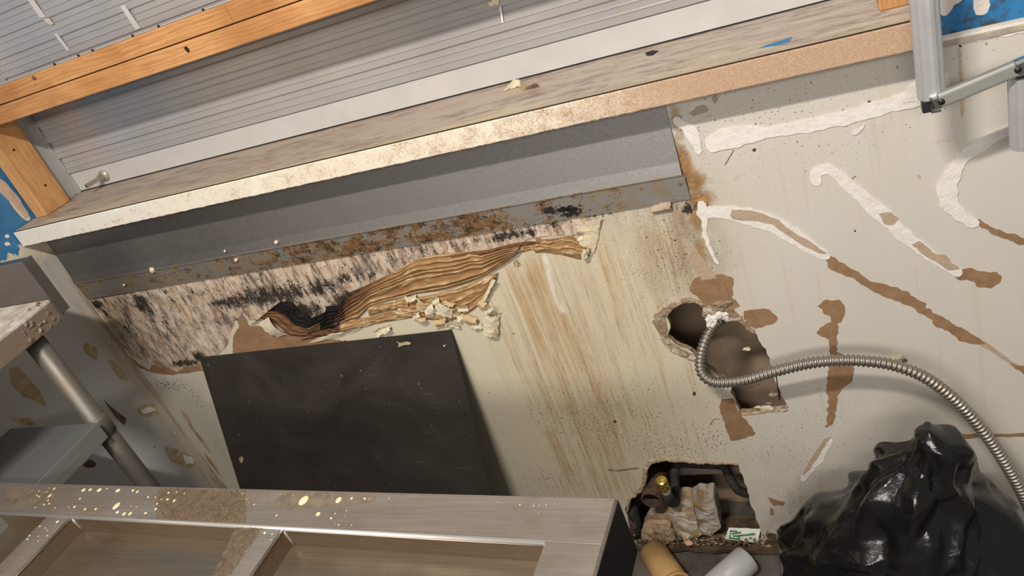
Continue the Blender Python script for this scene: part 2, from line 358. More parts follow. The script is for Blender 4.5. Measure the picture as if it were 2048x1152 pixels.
def mat_leftwall():
    t = NT('grey_left_panel'); z = t.sep(2); y = t.sep(1)
    c = t.mix(t.rng(t.noise(5, 5), .3, .7), (.50, .51, .52), (.57, .58, .59))
    sv = t.map((1, 1, .05)); st = t.math('MULTIPLY', t.ramp(t.noise(70, 4, .6, sv, .3), (.46, 0), (.62, 1)), t.rng(y, -.055, -.008))
    c = t.mix(t.math('MULTIPLY', t.rng(y, -.09, -.02), .7), c, t.mix(t.rng(z, .80, .92), (.52, .45, .33), (.62, .56, .46)))
    c = t.mix(t.math('MULTIPLY', st, .8), c, (.33, .20, .09))
    up = t.ramp(t.math('ADD', t.math('MULTIPLY', t.math('SUBTRACT', z, 1.055), 9), t.noise(20, 5, .7)), (.45, 0), (.52, 1))
    c = t.mix(up, c, t.mix(t.ramp(t.noise(25, 6, .7), (.45, 0), (.6, 1)), (.70, .62, .50), (.60, .50, .38)))
    bl = t.ramp(t.math('ADD', t.math('MULTIPLY', t.math('SUBTRACT', z, 1.108), 14), t.noise(28, 5, .65)), (.49, 0), (.53, 1))
    bl = t.math('MULTIPLY', bl, t.rng(y, -.40, -.36))
    c = t.mix(bl, c, t.mix(t.ramp(t.noise(12, 6, .7), (.35, 0), (.7, 1)), (.025, .14, .30), (.055, .235, .46)))
    c = t.mix(t.math('MULTIPLY', t.ramp(t.noise(120, 4, .6), (.70, 0), (.74, 1)), up), c, (.12, .08, .05)); return t.fin(c, .36, 0, .5)
def mat_blue():
    t = NT('chipped_blue_paint'); z = t.sep(2); n = t.noise(14, 6, .7)
    c = t.mix(t.ramp(n, (.35, 0), (.7, 1)), (.02, .145, .33), (.04, .225, .49))
    g = t.ramp(t.math('ADD', t.noise(35, 6, .72), t.rng(z, 1.20, 1.095, -.25, .12)), (.50, 0), (.62, 1))
    c = t.mix(t.math('MULTIPLY', g, .85), c, (.055, .05, .025)); t.bump(n, .2, .002); return t.fin(c, .5, 0, .35)
def mat_rock(name, a, b, c3):
    t = NT(name); n = t.noise(30, 7, .7); c = t.mix(t.ramp(n, (.35, 0), (.65, 1)), a, b)
    c = t.mix(t.ramp(t.noise(16, 5, .6, None, 1), (.54, 0), (.64, 1)), c, c3); t.bump(t.noise(70, 7, .7), .8, .004); return t.fin(c, .95, 0, .1)
MW = mat_wall(); MT = mat_torn(); MP = mat_plaster(col=(.79, .75, .70)); MFAN = mat_fan(); MLW = mat_leftwall(); MBL = mat_blue()
M_BEAM = mat_wood('pine_rail', 'X', (.46, .215, .075), (.60, .325, .135), (.27, .095, .025))
M_POST = mat_wood('pine_post', 'Z', (.50, .255, .10), (.62, .35, .15), (.36, .15, .045))
M_SH = mat_shutter(); M_LEDGE = mat_ledge(); M_FASC = mat_fascia(); M_STRIP = mat_strip(); M_PLATE = mat_plate(); M_BAG = mat_bag()
M_TABLE = mat_steel('worn_stainless', (.37, .325, .285), .44, .6, 'X', .55, (.27, .20, .13))
M_PAN = mat_steel('brown_filmed_pan', (.30, .235, .17), .30, .75, 'X', .5, (.19, .125, .07))
M_LT = mat_steel('grey_steel_table', (.17, .158, .152), .34, .7, 'X', .3, (.17, .13, .10))
M_LTD = mat_steel('grimy_steel', (.26, .20, .155), .5, .35, 'X', .6, (.14, .09, .055))
M_GALV = mat_steel('galvanised_tube', (.19, .178, .155), .50, .6, 'Z', .5, (.24, .18, .10), 0)
M_COND = mat_steel('conduit_steel', (.36, .335, .30), .44, .85, 'X', .5, (.25, .17, .09))
M_ALU = simple('brushed_aluminium', (.50, .50, .505), .40, .35, 40, .06)
M_ARM = simple('grey_arm_coating', (.30, .30, .275), .40, .2, 40, .06)
M_BLACK = simple('black_plastic', (.02, .02, .02), .4); M_CHROME = simple('chrome', (.7, .7, .7), .18, 1)
M_CREAM = mat_plaster('cream_paint_flake', (.72, .64, .47)); M_CREAM2 = mat_plaster('stained_paint_flake', (.58, .44, .25)); M_TAN = mat_plaster('tan_filler', (.47, .36, .26)); M_TAN2 = mat_plaster('tan_undercoat', (.40, .33, .26)); M_GLUE = simple('dried_glue', (.42, .335, .21), .55, 0, 60, .3)
M_WHITE = simple('white_paint', (.78, .76, .73), .5, 0, 30, .06); M_DARK = simple('dark_gap', (.015, .012, .010), .9)
M_CAV = simple('cavity_brown_board', (.27, .19, .13), .9, 0, 9, .25); M_RUST = simple('rusty_iron', (.085, .050, .032), .8, .2, 60, .5, bump=.6)
M_IRON = simple('dirty_iron', (.035, .031, .027), .75, .2, 60, .5, bump=.5); M_BRASS = simple('brass', (.85, .62, .16), .22, 1, 60, .1)
M_RIM = mat_rock('crumbled_plasterboard', (.40, .31, .22), (.22, .15, .09), (.58, .50, .42)); M_ROT = simple('rotten_wood', (.085, .052, .032), .9, 0, 40, .5, bump=.8)
M_FLOOR = simple('dirty_floor', (.10, .085, .07), .7, 0, 12, .5); M_PVC = simple('tan_pvc', (.55, .34, .14), .42, 0, 20, .12); M_PVCG = simple('grey_pvc', (.44, .44, .44), .42, 0, 20, .08)
M_DROP = simple('cream_coloured_drop', (.86, .74, .45), .35); M_GRIT = simple('brown_grit', (.15, .105, .062), .9, 0, 500, .9); M_RAILB = simple('shutter_guide_metal', (.40, .40, .39), .45, .2, 12, .1)

# ================================================================ SETTING
XL, XR = -1.80, .90
floor = box('floor', (XL, -3.2, -.05), (XR + .6, .16, 0), M_FLOOR, None, 0); tag(floor, kind='structure')

HOLE1 = [(1303, 640), (1322, 618), (1345, 604), (1378, 598), (1402, 612), (1418, 622), (1440, 632), (1470, 628), (1490, 648), (1512, 668), (1530, 700), (1542, 730),
         (1552, 760), (1575, 818), (1478, 826), (1468, 795), (1458, 768), (1432, 750), (1420, 740), (1395, 722), (1375, 712), (1350, 700), (1330, 682), (1322, 660)]
HOLE1 = [(1332, 640), (1345, 620), (1362, 608), (1382, 602), (1402, 612), (1418, 628), (1440, 640), (1462, 636), (1490, 648), (1512, 668), (1530, 700), (1542, 730),
         (1552, 762), (1576, 818), (1480, 826), (1468, 795), (1458, 768), (1434, 748), (1420, 738), (1392, 708), (1370, 698), (1350, 688), (1334, 672), (1340, 656)]
HOLE2 = [(1297, 926), (1320, 920), (1360, 924), (1420, 927), (1476, 927), (1490, 970), (1503, 1010), (1516, 1046), (1522, 1070), (1524, 1094), (1275, 1100), (1262, 1060),
         (1250, 1018), (1258, 1000), (1278, 985), (1288, 972), (1292, 948)]
h1 = ragged(wpoly(HOLE1), .007, .0022, 3); h2 = ragged(wpoly(HOLE2), .009, .0022, 4)

def build_wall():
    st = .005; xs = np.arange(XL, XR + st / 2, st); zs = np.arange(0, 1.1001, st); nx, nz = len(xs), len(zs)
    X, Z = np.meshgrid(xs, zs); P = np.stack([X.ravel(), Z.ravel()], 1)
    d = np.minimum(sdf(P, h1), sdf(P, h2))
    hd = lambda Q: np.minimum(sdf(Q, h1), sdf(Q, h2))
    near = np.abs(d) < st * .75; Q = P[near]; e = 5e-4
    for _ in range(2):
        dq = hd(Q); gx = (hd(Q + (e, 0)) - hd(Q - (e, 0))) / (2 * e); gz = (hd(Q + (0, e)) - hd(Q - (0, e))) / (2 * e)
        g = np.stack([gx, gz], 1); g /= (np.linalg.norm(g, axis=1)[:, None] + 1e-6); Q = Q - g * dq[:, None]
    P2 = P.copy(); P2[near] = Q; d2 = d.copy(); d2[near] = 0
    idx = np.arange(nx * nz).reshape(nz, nx)
    f = np.stack([idx[:-1, :-1], idx[:-1, 1:], idx[1:, 1:], idx[1:, :-1]], -1).reshape(-1, 4)
    keep = ~((d2[f] <= 1e-9).all(1)); f = f[keep]
    def region(px, w): return soft(sdf(P, wpoly(px)), w)
    def blob(lst):
        a = np.zeros(len(P))
        for x, y, rx, rz, s in lst:
            c = W(x, y)[[0, 2]]; q = ((P[:, 0] - c[0]) / rx) ** 2 + ((P[:, 1] - c[1]) / rz) ** 2; a = np.maximum(a, s * np.exp(-q))
        return a
    def line(px, w):
        a = np.zeros(len(P)); q = resample([W(*p)[[0, 2]] for p in px], 26)
        for c in q: a = np.maximum(a, np.exp(-(((P - c) / w) ** 2).sum(1)))
        return a
    A = {}
    A['a_stain'] = np.clip(region([(985, 560), (1040, 505), (1180, 430), (1380, 420), (1410, 560), (1440, 800), (1440, 925), (1300, 1010), (1080, 1010), (1010, 780), (960, 640)], .10) *
        (.30 + blob([(1060, 560, .07, .12, .62), (1115, 680, .10, .22, .58), (1180, 840, .12, .2, .50), (1200, 960, .1, .12, .42), (1340, 470, .07, .12, .45), (1230, 560, .10, .2, .25)])), 0, 1)
    A['a_cream'] = region([(400, 560), (1380, 420), (1440, 920), (1240, 1020), (500, 1020)], .3)
    A['a_drip'] = line([(1090, 515), (1100, 560), (1112, 600), (1126, 622)], .006)
    A['a_grey'] = np.clip(blob([(1350, 470, .08, .14, 1.2), (1390, 510, .05, .10, 1.2), (1300, 440, .09, .07, .9), (1240, 440, .08, .04, .6), (1290, 900, .05, .05, .3), (1620, 1000, .14, .07, .55), (1540, 1050, .10, .06, .6), (1600, 1040, .12, .03, .7), (1560, 920, .1, .05, .25), (1200, 700, .2, .3, .22)]), 0, 1)
    A['a_rust'] = np.clip(blob([(1368, 330, .022, .08, .70), (1385, 365, .036, .035, .72), (1398, 400, .038, .035, .70), (1396, 440, .03, .06, .60), (1400, 500, .022, .07, .55), (1356, 250, .018, .06, .60), (1420, 362, .05, .014, .46), (1450, 362, .07, .010, .42), (1500, 345, .06, .008, .36), (1380, 500, .02, .06, .40), (1390, 545, .016, .04, .36),
        (1870, 285, .05, .007, .40), (1905, 250, .02, .008, .30), (1917, 100, .006, .02, .36), (1920, 160, .006, .05, .30), (1925, 220, .005, .03, .45), (1470, 235, .004, .03, .42), (1290, 930, .03, .015, .35), (395, 870, .014, .12, .62), (425, 930, .014, .08, .62), (450, 975, .016, .05, .6), (370, 830, .02, .06, .5)]), 0, 1)
    mould = [(178, 598), (420, 555), (800, 470), (1180, 418), (1182, 440), (1160, 470), (1072, 474), (1010, 498), (960, 512), (860, 520), (800, 545), (700, 590), (660, 640), (560, 640), (470, 640), (455, 690), (405, 740), (340, 742), (300, 728), (262, 710), (240, 686), (222, 650), (196, 622)]
    A['a_paper'] = np.clip(.5 - sdf(P, wpoly(mould)) / .03, 0, 1)
    A['a_black'] = np.clip(np.maximum(.36 * A['a_paper'], blob([(545, 590, .16, .040, .90), (470, 602, .09, .03, .85), (640, 575, .09, .030, .85), (600, 625, .08, .03, 1.1), (690, 600, .06, .03, .9), (440, 605, .06, .014, .9), (284, 606, .035, .045, .9), (300, 650, .06, .06, .5), (262, 660, .05, .05, .6), (345, 660, .05, .06, .6), (370, 726, .06, .014, .95), (398, 712, .03, .025, .9), (330, 735, .05, .008, .7),
        (192, 608, .03, .016, 1.), (215, 628, .014, .018, .8), (420, 660, .06, .02, .55), (478, 640, .025, .03, .6), (690, 558, .06, .02, .8), (735, 545, .06, .04, .65), (790, 520, .08, .03, .5), (850, 498, .07, .03, .55), (900, 490, .05, .02, .5), (1010, 472, .05, .014, .95), (1050, 466, .04, .012, .85), (950, 482, .06, .02, .6), (1100, 452, .05, .012, .6), (1200, 430, .07, .008, .6),
        (1330, 415, .03, .012, .6), (1378, 418, .035, .014, .85), (400, 585, .2, .02, .5), (700, 510, .2, .03, .40)])), 0, 1.2)
    A['a_speck'] = np.clip(blob([(340, 770, .08, .03, .9), (400, 800, .05, .06, .6), (440, 890, .04, .05, .5), (1200, 850, .25, .16, .42), (1350, 900, .12, .08, .5), (1420, 880, .05, .06, .6), (1100, 960, .1, .05, .5), (1330, 520, .1, .1, .4), (1560, 900, .2, .2, .25), (1000, 930, .05, .05, .4), (1500, 240, .3, .1, .22)]), 0, 1)
    y = np.zeros(len(P)); mz = A['a_paper'] > .5
    rough = np.array([mnoise.noise(Vector((a * 42, b * 24, 1.))) for a, b in P[mz]]); y[mz] = -np.maximum(0, rough) * .0035
    verts = np.stack([P2[:, 0], y, P2[:, 1]], 1)
    used = np.unique(f); rm = -np.ones(len(P), int); rm[used] = np.arange(len(used)); f = rm[f]; verts = verts[used]; A = {k: a[used] for k, a in A.items()}
    # 13 mm thickness round the holes
    ed = {}
    for q in f:
        for i in range(4):
            a, b = q[i], q[(i + 1) % 4]; ed[(a, b)] = 1
    bd = [(a, b) for (a, b) in ed if (b, a) not in ed]
    bx = verts[:, 0]; bz = verts[:, 2]
    bd = [(a, b) for a, b in bd if XL + .001 < bx[a] < XR - .001 and .001 < bz[a] < 1.099]
    ring = sorted({v for e in bd for v in e}); nb = {v: len(verts) + i for i, v in enumerate(ring)}
    verts = np.vstack([verts, verts[ring] + (0, .013, 0)]); faces = [tuple(q) for q in f] + [(b, a, nb[a], nb[b]) for a, b in bd]
    A = {k: np.r_[a, a[ring]] for k, a in A.items()}
    o = mesh_obj('wall_back', verts, faces, MW, None, False, A); o.data.materials.append(M_RIM); mi = np.zeros(len(faces), np.int32); mi[len(f):] = 1; o.data.polygons.foreach_set('material_index', mi)
    tag(o, kind='structure'); return o
WALL = build_wall()
cav = box('wall_cavity', (XL, .150, 0), (XR, .160, 1.09), M_CAV, None, 0); tag(cav, kind='structure')
for i, x in enumerate((-1.2, -.62, .02, .6)):
    tag(box('trim_%d' % (i + 1), (x - .019, .0145, .04), (x + .019, .1495, 1.09), M_CAV, None, .001), kind='structure')
# wall above the counter, right of the opening, and the cap of the lower boarding
tag(box('wall_upper', (.10, .014, 1.092), (XR, .10, 1.75), MBL, None, 0), kind='structure')
cap = box('trim_5', (.11, -.004, 1.084), (XR, .0135, 1.092), simple('greasy_cap', (.42, .36, .28), .6, 0, 50, .3), None, .001); tag(cap, kind='structure')
WL = box('wall_left', (XL - .02, -1.5, 0), (XL, .16, 1.75), MLW, None, 0); tag(WL, kind='structure')

def wall_patch(name, px, mat, th, step=.006, amp=.0012, seed=0, y=0., parent=WALL):
    q = ragged(wpoly(px), step, amp, seed) if amp else wpoly(px)
    return plate_poly(name, [(a, y - .0002, b) for a, b in q], (0, -1, 0), th, mat, parent)
def streak(name, px, widths, mat, th, seed=0, amp=.0012, n=0):
    c = np.array([W(*p)[[0, 2]] for p in px]); c = catmull(c, 8); w = np.interp(np.linspace(0, 1, len(c)), np.linspace(0, 1, len(widths)), widths)
    t = np.gradient(c, axis=0); t /= np.linalg.norm(t, axis=1)[:, None]; nn = np.stack([-t[:, 1], t[:, 0]], 1)
    cap = lambda k, s: [c[k] + (t[k] * s * math.cos(a) + nn[k] * math.sin(a) * 1) * w[k] / 2 for a in np.linspace(PI / 2, -PI / 2, 7)[1:-1]]
    out = [*(c + nn * w[:, None] / 2), *cap(-1, 1), *(c - nn * w[:, None] / 2)[::-1], *cap(0, -1)[::-1]]
    q = ragged(out, .006, amp, seed)
    return plate_poly(name, [(a, -.0002, b) for a, b in q], (0, -1, 0), th, mat, WALL)
pz = lambda s, ox, oy, l: [(ox + x * s, oy + y * s) for x, y in l]
# filler swirls
streak('plaster_streak', [(1428, 287), (1455, 276), (1500, 268), (1520, 266)], [.030, .036, .030, .022], MP, .0020, 1)
streak('plaster_streak', [(1500, 268), (1560, 260), (1620, 250), (1700, 232), (1780, 210), (1848, 190)], [.016, .019, .022, .022, .024, .030], MP, .0016, 2)
streak('plaster_streak', [(1812, 192), (1845, 183), (1862, 196)], [.02, .034, .03], MP, .0026, 3, .002)
streak('plaster_streak', [(1634, 363), (1630, 348), (1650, 338), (1668, 343), (1700, 372), (1735, 402), (1765, 428), (1800, 462), (1850, 502), (1880, 522), (1915, 545)], [.016, .018, .016, .018, .020, .022, .026, .022, .020, .018, .016], MP, .0014, 4)
streak('plaster_streak', [(1415, 424), (1450, 424), (1500, 434), (1560, 455), (1610, 486), (1650, 512)], [.020, .024, .032, .032, .026, .016], MP, .0014, 5)
streak('plaster_streak', [(2080, 248), (2030, 258), (1980, 278), (1930, 312), (1902, 352), (1893, 385), (1905, 415), (1945, 445)], [.016, .016, .018, .020, .024, .026, .024, .018], MP, .0022, 6, .002)
streak('plaster_streak', [(1398, 300), (1380, 262), (1352, 240)], [.010, .018, .012], MP, .0014, 7, .002)
streak('plaster_streak', [(1402, 410), (1408, 450), (1418, 490), (1436, 528)], [.012, .010, .008, .004], MP, .0012, 8, .002)
streak('plaster_streak', [(1660, 880), (1636, 920), (1606, 958)], [.012, .016, .012], MP, .0010, 9)
streak('plaster_streak', [(1880, 86), (1960, 70), (2060, 52)], [.012, .014, .014], MP, .0012, 10)
streak('plaster_streak', [(1708, 266), (1728, 250)], [.008, .003], MP, .002, 11, .002)
# thin filler over torn paper
wall_patch('filler_smear', pz(.3732, 1300, 350, [(440, 182), (520, 185), (610, 205), (690, 240), (780, 310), (870, 360), (950, 420), (900, 415), (820, 375), (720, 310), (660, 262), (560, 245), (445, 235), (430, 212)]), M_TAN, .0019, .006, .0008, 21)
wall_patch('filler_smear', pz(.3732, 1300, 350, [(1225, 205), (1290, 198), (1335, 232), (1310, 265), (1250, 262)]), M_TAN, .0018, .006, .0008, 22)
wall_patch('filler_smear', pz(.3732, 1300, 350, [(1400, 370), (1440, 350), (1530, 420), (1580, 425), (1610, 460), (1660, 500), (1600, 510), (1540, 465), (1470, 430)]), M_TAN, .0018, .006, .0008, 23)
wall_patch('filler_smear', pz(.3732, 1300, 350, [(1760, 870), (1830, 915), (1940, 1000), (1990, 1020), (1960, 1030), (1860, 965), (1760, 900)]), M_TAN, .0010, .006, .0006, 24)
wall_patch('filler_smear', [(1650, 876), (1662, 872), (1640, 908), (1618, 940), (1604, 952), (1622, 915)], M_TAN, .0013, .006, .0006, 25)
wall_patch('filler_smear', [(1376, 520), (1388, 490), (1410, 520), (1432, 555), (1405, 560)], M_TAN, .0012, .006, .001, 26)
for i_, p_ in enumerate(([(1342, 236), (1352, 226), (1362, 232), (1366, 248), (1358, 258), (1348, 254)], [(1378, 226), (1392, 214), (1408, 210), (1420, 218), (1404, 228), (1386, 232)], [(1424, 198), (1434, 190), (1438, 200), (1428, 206)])):
    wall_patch('bare_spot', p_, M_TAN2, .0007, .005, .0016, 140 + i_)
# torn paper
TP = [pz(.3732, 1300, 350, [(915, 415), (960, 430), (1060, 490), (1180, 565), (1330, 605), (1480, 690), (1480, 710), (1600, 780), (1750, 870), (1800, 900), (1760, 903), (1660, 885), (1600, 840), (1510, 800), (1510, 770), (1360, 690), (1200, 625), (1120, 570), (980, 515), (955, 500), (950, 465)]),
      pz(.3732, 1300, 350, [(1930, 1010), (2030, 1030), (2050, 1085), (1975, 1050)]),
      pz(.3732, 1300, 350, [(1640, 520), (1690, 497), (1740, 510), (1800, 520), (1860, 515), (1885, 545), (1870, 580), (1820, 605), (1745, 595), (1740, 570), (1660, 560), (1630, 540)]),
      pz(.3732, 1300, 350, [(900, 700), (930, 675), (1020, 668), (1040, 690), (1043, 740), (1025, 785), (1005, 795), (1000, 900), (1002, 950), (1030, 970), (1085, 1020), (1095, 1060), (1080, 1110), (1030, 1140), (1005, 1180), (1000, 1260), (985, 1330), (940, 1350), (950, 1290), (960, 1200), (945, 1150), (955, 1020), (968, 950), (965, 880), (930, 865), (890, 845), (905, 820), (970, 785), (965, 755), (930, 735)]),
      pz(.3732, 1300, 350, [(505, 725), (570, 715), (640, 720), (690, 770), (650, 800), (560, 820), (530, 800), (500, 765)]),
      pz(.3732, 1300, 350, [(230, 565), (262, 542), (380, 530), (445, 555), (450, 580), (437, 610), (442, 660), (480, 700), (430, 720), (385, 690), (320, 705), (285, 680), (250, 650), (205, 612)]),
      [(1442, 797), (1466, 797), (1478, 824), (1495, 844), (1510, 864), (1504, 872), (1462, 882), (1452, 860), (1446, 835), (1440, 815)],
      pz(.1758, 170, 580, [(385, 570), (400, 660), (480, 720), (560, 790), (600, 830), (680, 880), (745, 915), (750, 862), (800, 852), (890, 888), (910, 868), (1050, 930), (1110, 900), (1120, 872), (1330, 860), (1400, 905), (1200, 935), (1080, 945), (1000, 965), (880, 955), (760, 935), (640, 890), (560, 830), (480, 760), (395, 690)]),
      [(478, 632), (494, 640), (497, 650), (540, 655), (600, 672), (660, 678), (760, 690), (465, 706), (468, 668), (478, 655)],
      [(1866, 872), (1950, 866), (1985, 868), (2060, 864), (2060, 872), (1960, 874), (1890, 880)],
      pz(.3732, 1300, 350, [(1715, 228), (1760, 235), (1830, 275), (1900, 310), (2010, 340), (2010, 372), (1930, 345), (1830, 318), (1760, 265)]),
      pz(.3732, 1300, 350, [(1475, 432), (1535, 432), (1545, 465), (1510, 462)]),
      pz(.2604, 1150, 852, [(1480, 545), (1560, 570), (1610, 580), (1600, 610), (1520, 605)]), pz(.2604, 1150, 852, [(1500, 625), (1525, 640), (1520, 680), (1490, 685)])]
for i, p in enumerate(TP): wall_patch('torn_patch', p, MT, .0011 if i != 3 else .0009, .0048, .0017 if i not in (7, 9) else .0008, 40 + i)

for i, (x, y, r_) in enumerate(((1388, 787, 4.5), (1027, 667, 1.6), (1230, 843, 3.5), (1664, 770, 3), (1735, 405, 3), (1710, 462, 2.5), (1508, 300, 4), (1350, 480, 2), (1620, 932, 2), (1738, 203, 3), (1920, 92, 3), (1973, 87, 3), (1838, 353, 4))):
    wall_patch('nail_hole', [(x + r_ * math.cos(a) * random.uniform(.7, 1.3), y + r_ * math.sin(a) * random.uniform(.6, 1.2)) for a in np.linspace(0, 2 * PI, 9)[:-1]], M_ROT if i not in (11, 12) else M_GLUE, .0008, .003, .0003, 200 + i)
for i, l_ in enumerate(([(1475, 785), (1500, 775), (1521, 768)], [(1420, 850), (1428, 838), (1440, 838)], [(1450, 330), (1468, 300)], [(1700, 360), (1712, 352)])):
    tube('hair_crack', [W(x, y, -.0003) for x, y in l_], .0006, M_ROT, WALL, 5)
wall_patch('nail_drip', [(1915, 95), (1922, 95), (1925, 150), (1928, 215), (1924, 240), (1921, 215), (1919, 150)], simple('faint_rust_drip', (.50, .40, .26), .6, 0, 80, .2), .0003, .006, .0005, 230)
# crumbled rims of the two holes
def rim(px_in, px_out, n=150, seed=0, lift=.007, mat=None):
    a = resample([*wpoly(px_in)], n); b = resample([*wpoly(px_out)], n); rows = []; m = 8
    N = lambda x, y, f, k=0: mnoise.fractal(Vector((x * f, y * f, seed + k * 5.1)), .8, 2.1, 4)
    for k in range(m):
        t = k / (m - 1); row = []
        for i in range(n):
            q = a[i] * (1 - t) + b[i] * t; e = b[i] - a[i]; e = e / (np.linalg.norm(e) + 1e-9)
            sh_ = N(q[0], q[1], 60) * .0035 + N(q[0], q[1], 230, 1) * .0012
            if k == m - 1: sh_ += N(q[0], q[1], 40, 3) * .004
            q = q + e * sh_; y = -lift * max(0, math.sin(PI * min(1, t * .95 + .05))) * (.55 + .75 * max(-.5, N(q[0], q[1], 90, 2))) - .0012 * abs(N(q[0], q[1], 400, 4))
            if k == 0: y += .012
            if k == m - 1: y = .0004
            row.append((q[0], y - .0003, q[1]))
        rows.append(np.array(row))
    fs = [(k * n + i, k * n + i + 1, (k + 1) * n + i + 1, (k + 1) * n + i) for k in range(m - 1) for i in range(n - 1)]
    return mesh_obj('crumbled_rim', np.vstack(rows), fs, mat or M_RIM, WALL)
rim([(1420, 742), (1392, 708), (1370, 698), (1350, 688), (1334, 672), (1340, 656), (1332, 640), (1345, 620), (1362, 608), (1382, 602), (1400, 612), (1416, 626)],
    [(1420, 752), (1388, 725), (1356, 712), (1326, 692), (1320, 670), (1301, 642), (1324, 616), (1350, 602), (1380, 593), (1404, 600), (1420, 613), (1428, 622)], 150, 5, .005)
rim([(1404, 632), (1416, 640), (1430, 634), (1448, 642), (1466, 640), (1486, 650), (1502, 664)], [(1406, 616), (1424, 612), (1450, 606), (1466, 616), (1478, 630), (1494, 642), (1510, 664)], 90, 6, .006)
M_RIM2 = mat_rock('torn_board_edge', (.36, .24, .14), (.50, .38, .26), (.62, .52, .42))
rim([(1256, 1024), (1262, 1000), (1282, 985), (1292, 968), (1296, 946), (1304, 928), (1330, 922), (1380, 926), (1430, 928), (1474, 930)],
    [(1252, 1022), (1256, 997), (1277, 980), (1284, 962), (1284, 936), (1294, 920), (1330, 916), (1380, 921), (1430, 924), (1478, 925)], 170, 7, .003, M_RIM2)
rim([(1576, 818), (1530, 822), (1482, 826)], [(1577, 820), (1530, 827), (1482, 830)], 50, 8, .002, M_RIM2)
# white cords of filler and cracks near the holes
tube('crack_ridge', [W(1216, 939, -.001), W(1236, 940, -.002), W(1256, 937, -.002), W(1276, 936, -.001)], .0018, M_RIM, WALL, 6)

# ================================================================ COUNTER LEDGE
ZT, ZB = H - .371, H - .411
ledge = thing('counter_ledge', (-.85, 0, ZB), 'long dirty beige counter ledge under the roller shutter with a raw fibreboard front edge', 'ledge')
box('top_board', (XL + .002, -.050, ZB + .004), (.098, .30, ZT), M_LEDGE, ledge, .001)
def fascia():
    n = 260; xs = np.linspace(XL + .004, .098, n); r = np.random.default_rng(11)
    jag = np.where(xs < -.35, np.abs(r.normal(0, .0012, n)), np.abs(r.normal(0, .0004, n)))
    rows = [np.stack([xs, np.full(n, y), np.full(n, z) + (jag if k == 1 else 0)], 1) for k, (y, z) in enumerate([(-.0505, ZB), (-.059, ZB), (-.060, ZB + .002), (-.060, ZT - .0025), (-.0590, ZT - .0015), (-.0535, ZT - .0015), (-.0505, ZT - .003)])]
    fs = [(k * n + i, k * n + i + 1, (k + 1) * n + i + 1, (k + 1) * n + i) for k in range(6) for i in range(n - 1)]
    m = 7; fs += [tuple(k * n for k in range(m)), tuple(k * n + n - 1 for k in range(m))[::-1]]
    return mesh_obj('front_edge', np.vstack(rows), fs, M_FASC, ledge)
fascia()
box('edge_lip', (XL + .004, -.0522, ZT - .001), (.098, -.0508, ZT + .0008), M_TAN, ledge, 0)
box('edge_gap', (XL + .006, -.0568, ZT - .0016), (.0975, -.0523, ZT - .0006), M_DARK, ledge, 0)
plate_poly('blue_chip', [G(x, y, ZT) for x, y in [(1518, 97), (1535, 90), (1560, 82), (1584, 74), (1578, 84), (1556, 91), (1540, 93)]], (0, 0, 1), .0006, MBL, ledge)
plate_poly('dark_scuff', [G(x, y, ZT) for x, y in [(1290, 106), (1305, 101), (1318, 102), (1306, 111), (1294, 112)]], (0, 0, 1), .0004, M_DARK, ledge)

# ================================================================ ROLLER SHUTTER
YS = .13
sh = thing('roller_shutter', (-.85, YS, ZT), 'grey metal roller shutter closed down onto the counter ledge', 'shutter')
def extr(name, prof, x0, x1, mat, parent):
    m = len(prof); vs = [(x0, y, z) for y, z in prof] + [(x1, y, z) for y, z in prof]
    fs = [(i, (i + 1) % m, m + (i + 1) % m, m + i) for i in range(m)] + [tuple(range(m))[::-1], tuple(range(m, 2 * m))]
    return mesh_obj(name, vs, fs, mat, parent)
PITCH = .0412
for k in range(14):
    z0 = H - .3198 + k * PITCH; p3 = PITCH / 3; pr = []
    for j in range(3):
        a = z0 + j * p3 + .0006; b = z0 + (j + 1) * p3; yj = YS - .0052 + .0020 * j
        if j: pr += [(yj - .0020, a - .0004), (yj - .0034, a + .0002), (yj - .0036, a + .0010), (yj - .0026, a + .0022), (yj - .0008, a + .0028)]
        pr += [(yj, a + (.0030 if j else 0)), (yj, b - .0004)]
    pr += [(YS + .008, z0 + PITCH - .0004), (YS + .008, z0 + .0008)]
    extr('slat', pr, -1.757, .075, M_SH, sh)
z1 = H - .3205
extr('bottom_bar', [(YS - .003, ZT + .004), (YS - .003, z1 - .002), (YS - .001, z1 - .0008), (YS + .010, z1 - .0008), (YS + .010, ZT + .004)], -1.757, .075, simple('bottom_bar_paint', (.52, .505, .495), .4, .1, 20, .05), sh)
box('rubber_seal', (-1.757, YS + .0005, ZT + .0004), (.075, YS + .008, ZT + .004), M_BLACK, sh, 0)
box('guide_rail', (-1.775, YS - .050, ZT + .0004), (-1.7585, YS + .015, ZT + .75), M_RAILB, sh, .0015)
box('guide_lip', (-1.7583, YS - .012, ZT + .0004), (-1.7555, YS - .004, ZT + .75), M_RAILB, sh, .0005)
# square peg handle on the bottom bar
pg = W(206, 352, YS - .003); pe = W(188, 367, YS - .052)
pegc = Vector(pg); d = Vector((-.10, -1, .0)).normalized()
peg = tube('handle_peg', [pegc, pegc + d * .010, pegc + d * .0101, pegc + d * .052], [.0095, .0095, .0062, .0066], simple('dull_brass_peg', (.34, .31, .24), .4, .5, 40, .1), sh, 4, True, None, False)
tube('peg_socket', [pegc + d * .0515, pegc + d * .0525], .0038, M_DARK, peg, 4, True, None, False)
tube('peg_washer', [pegc + Vector((.006, 0, .001)), pegc + Vector((.006, -.004, .001))], .014, simple('peg_washer', (.42, .40, .34), .4, .4), peg, 18)
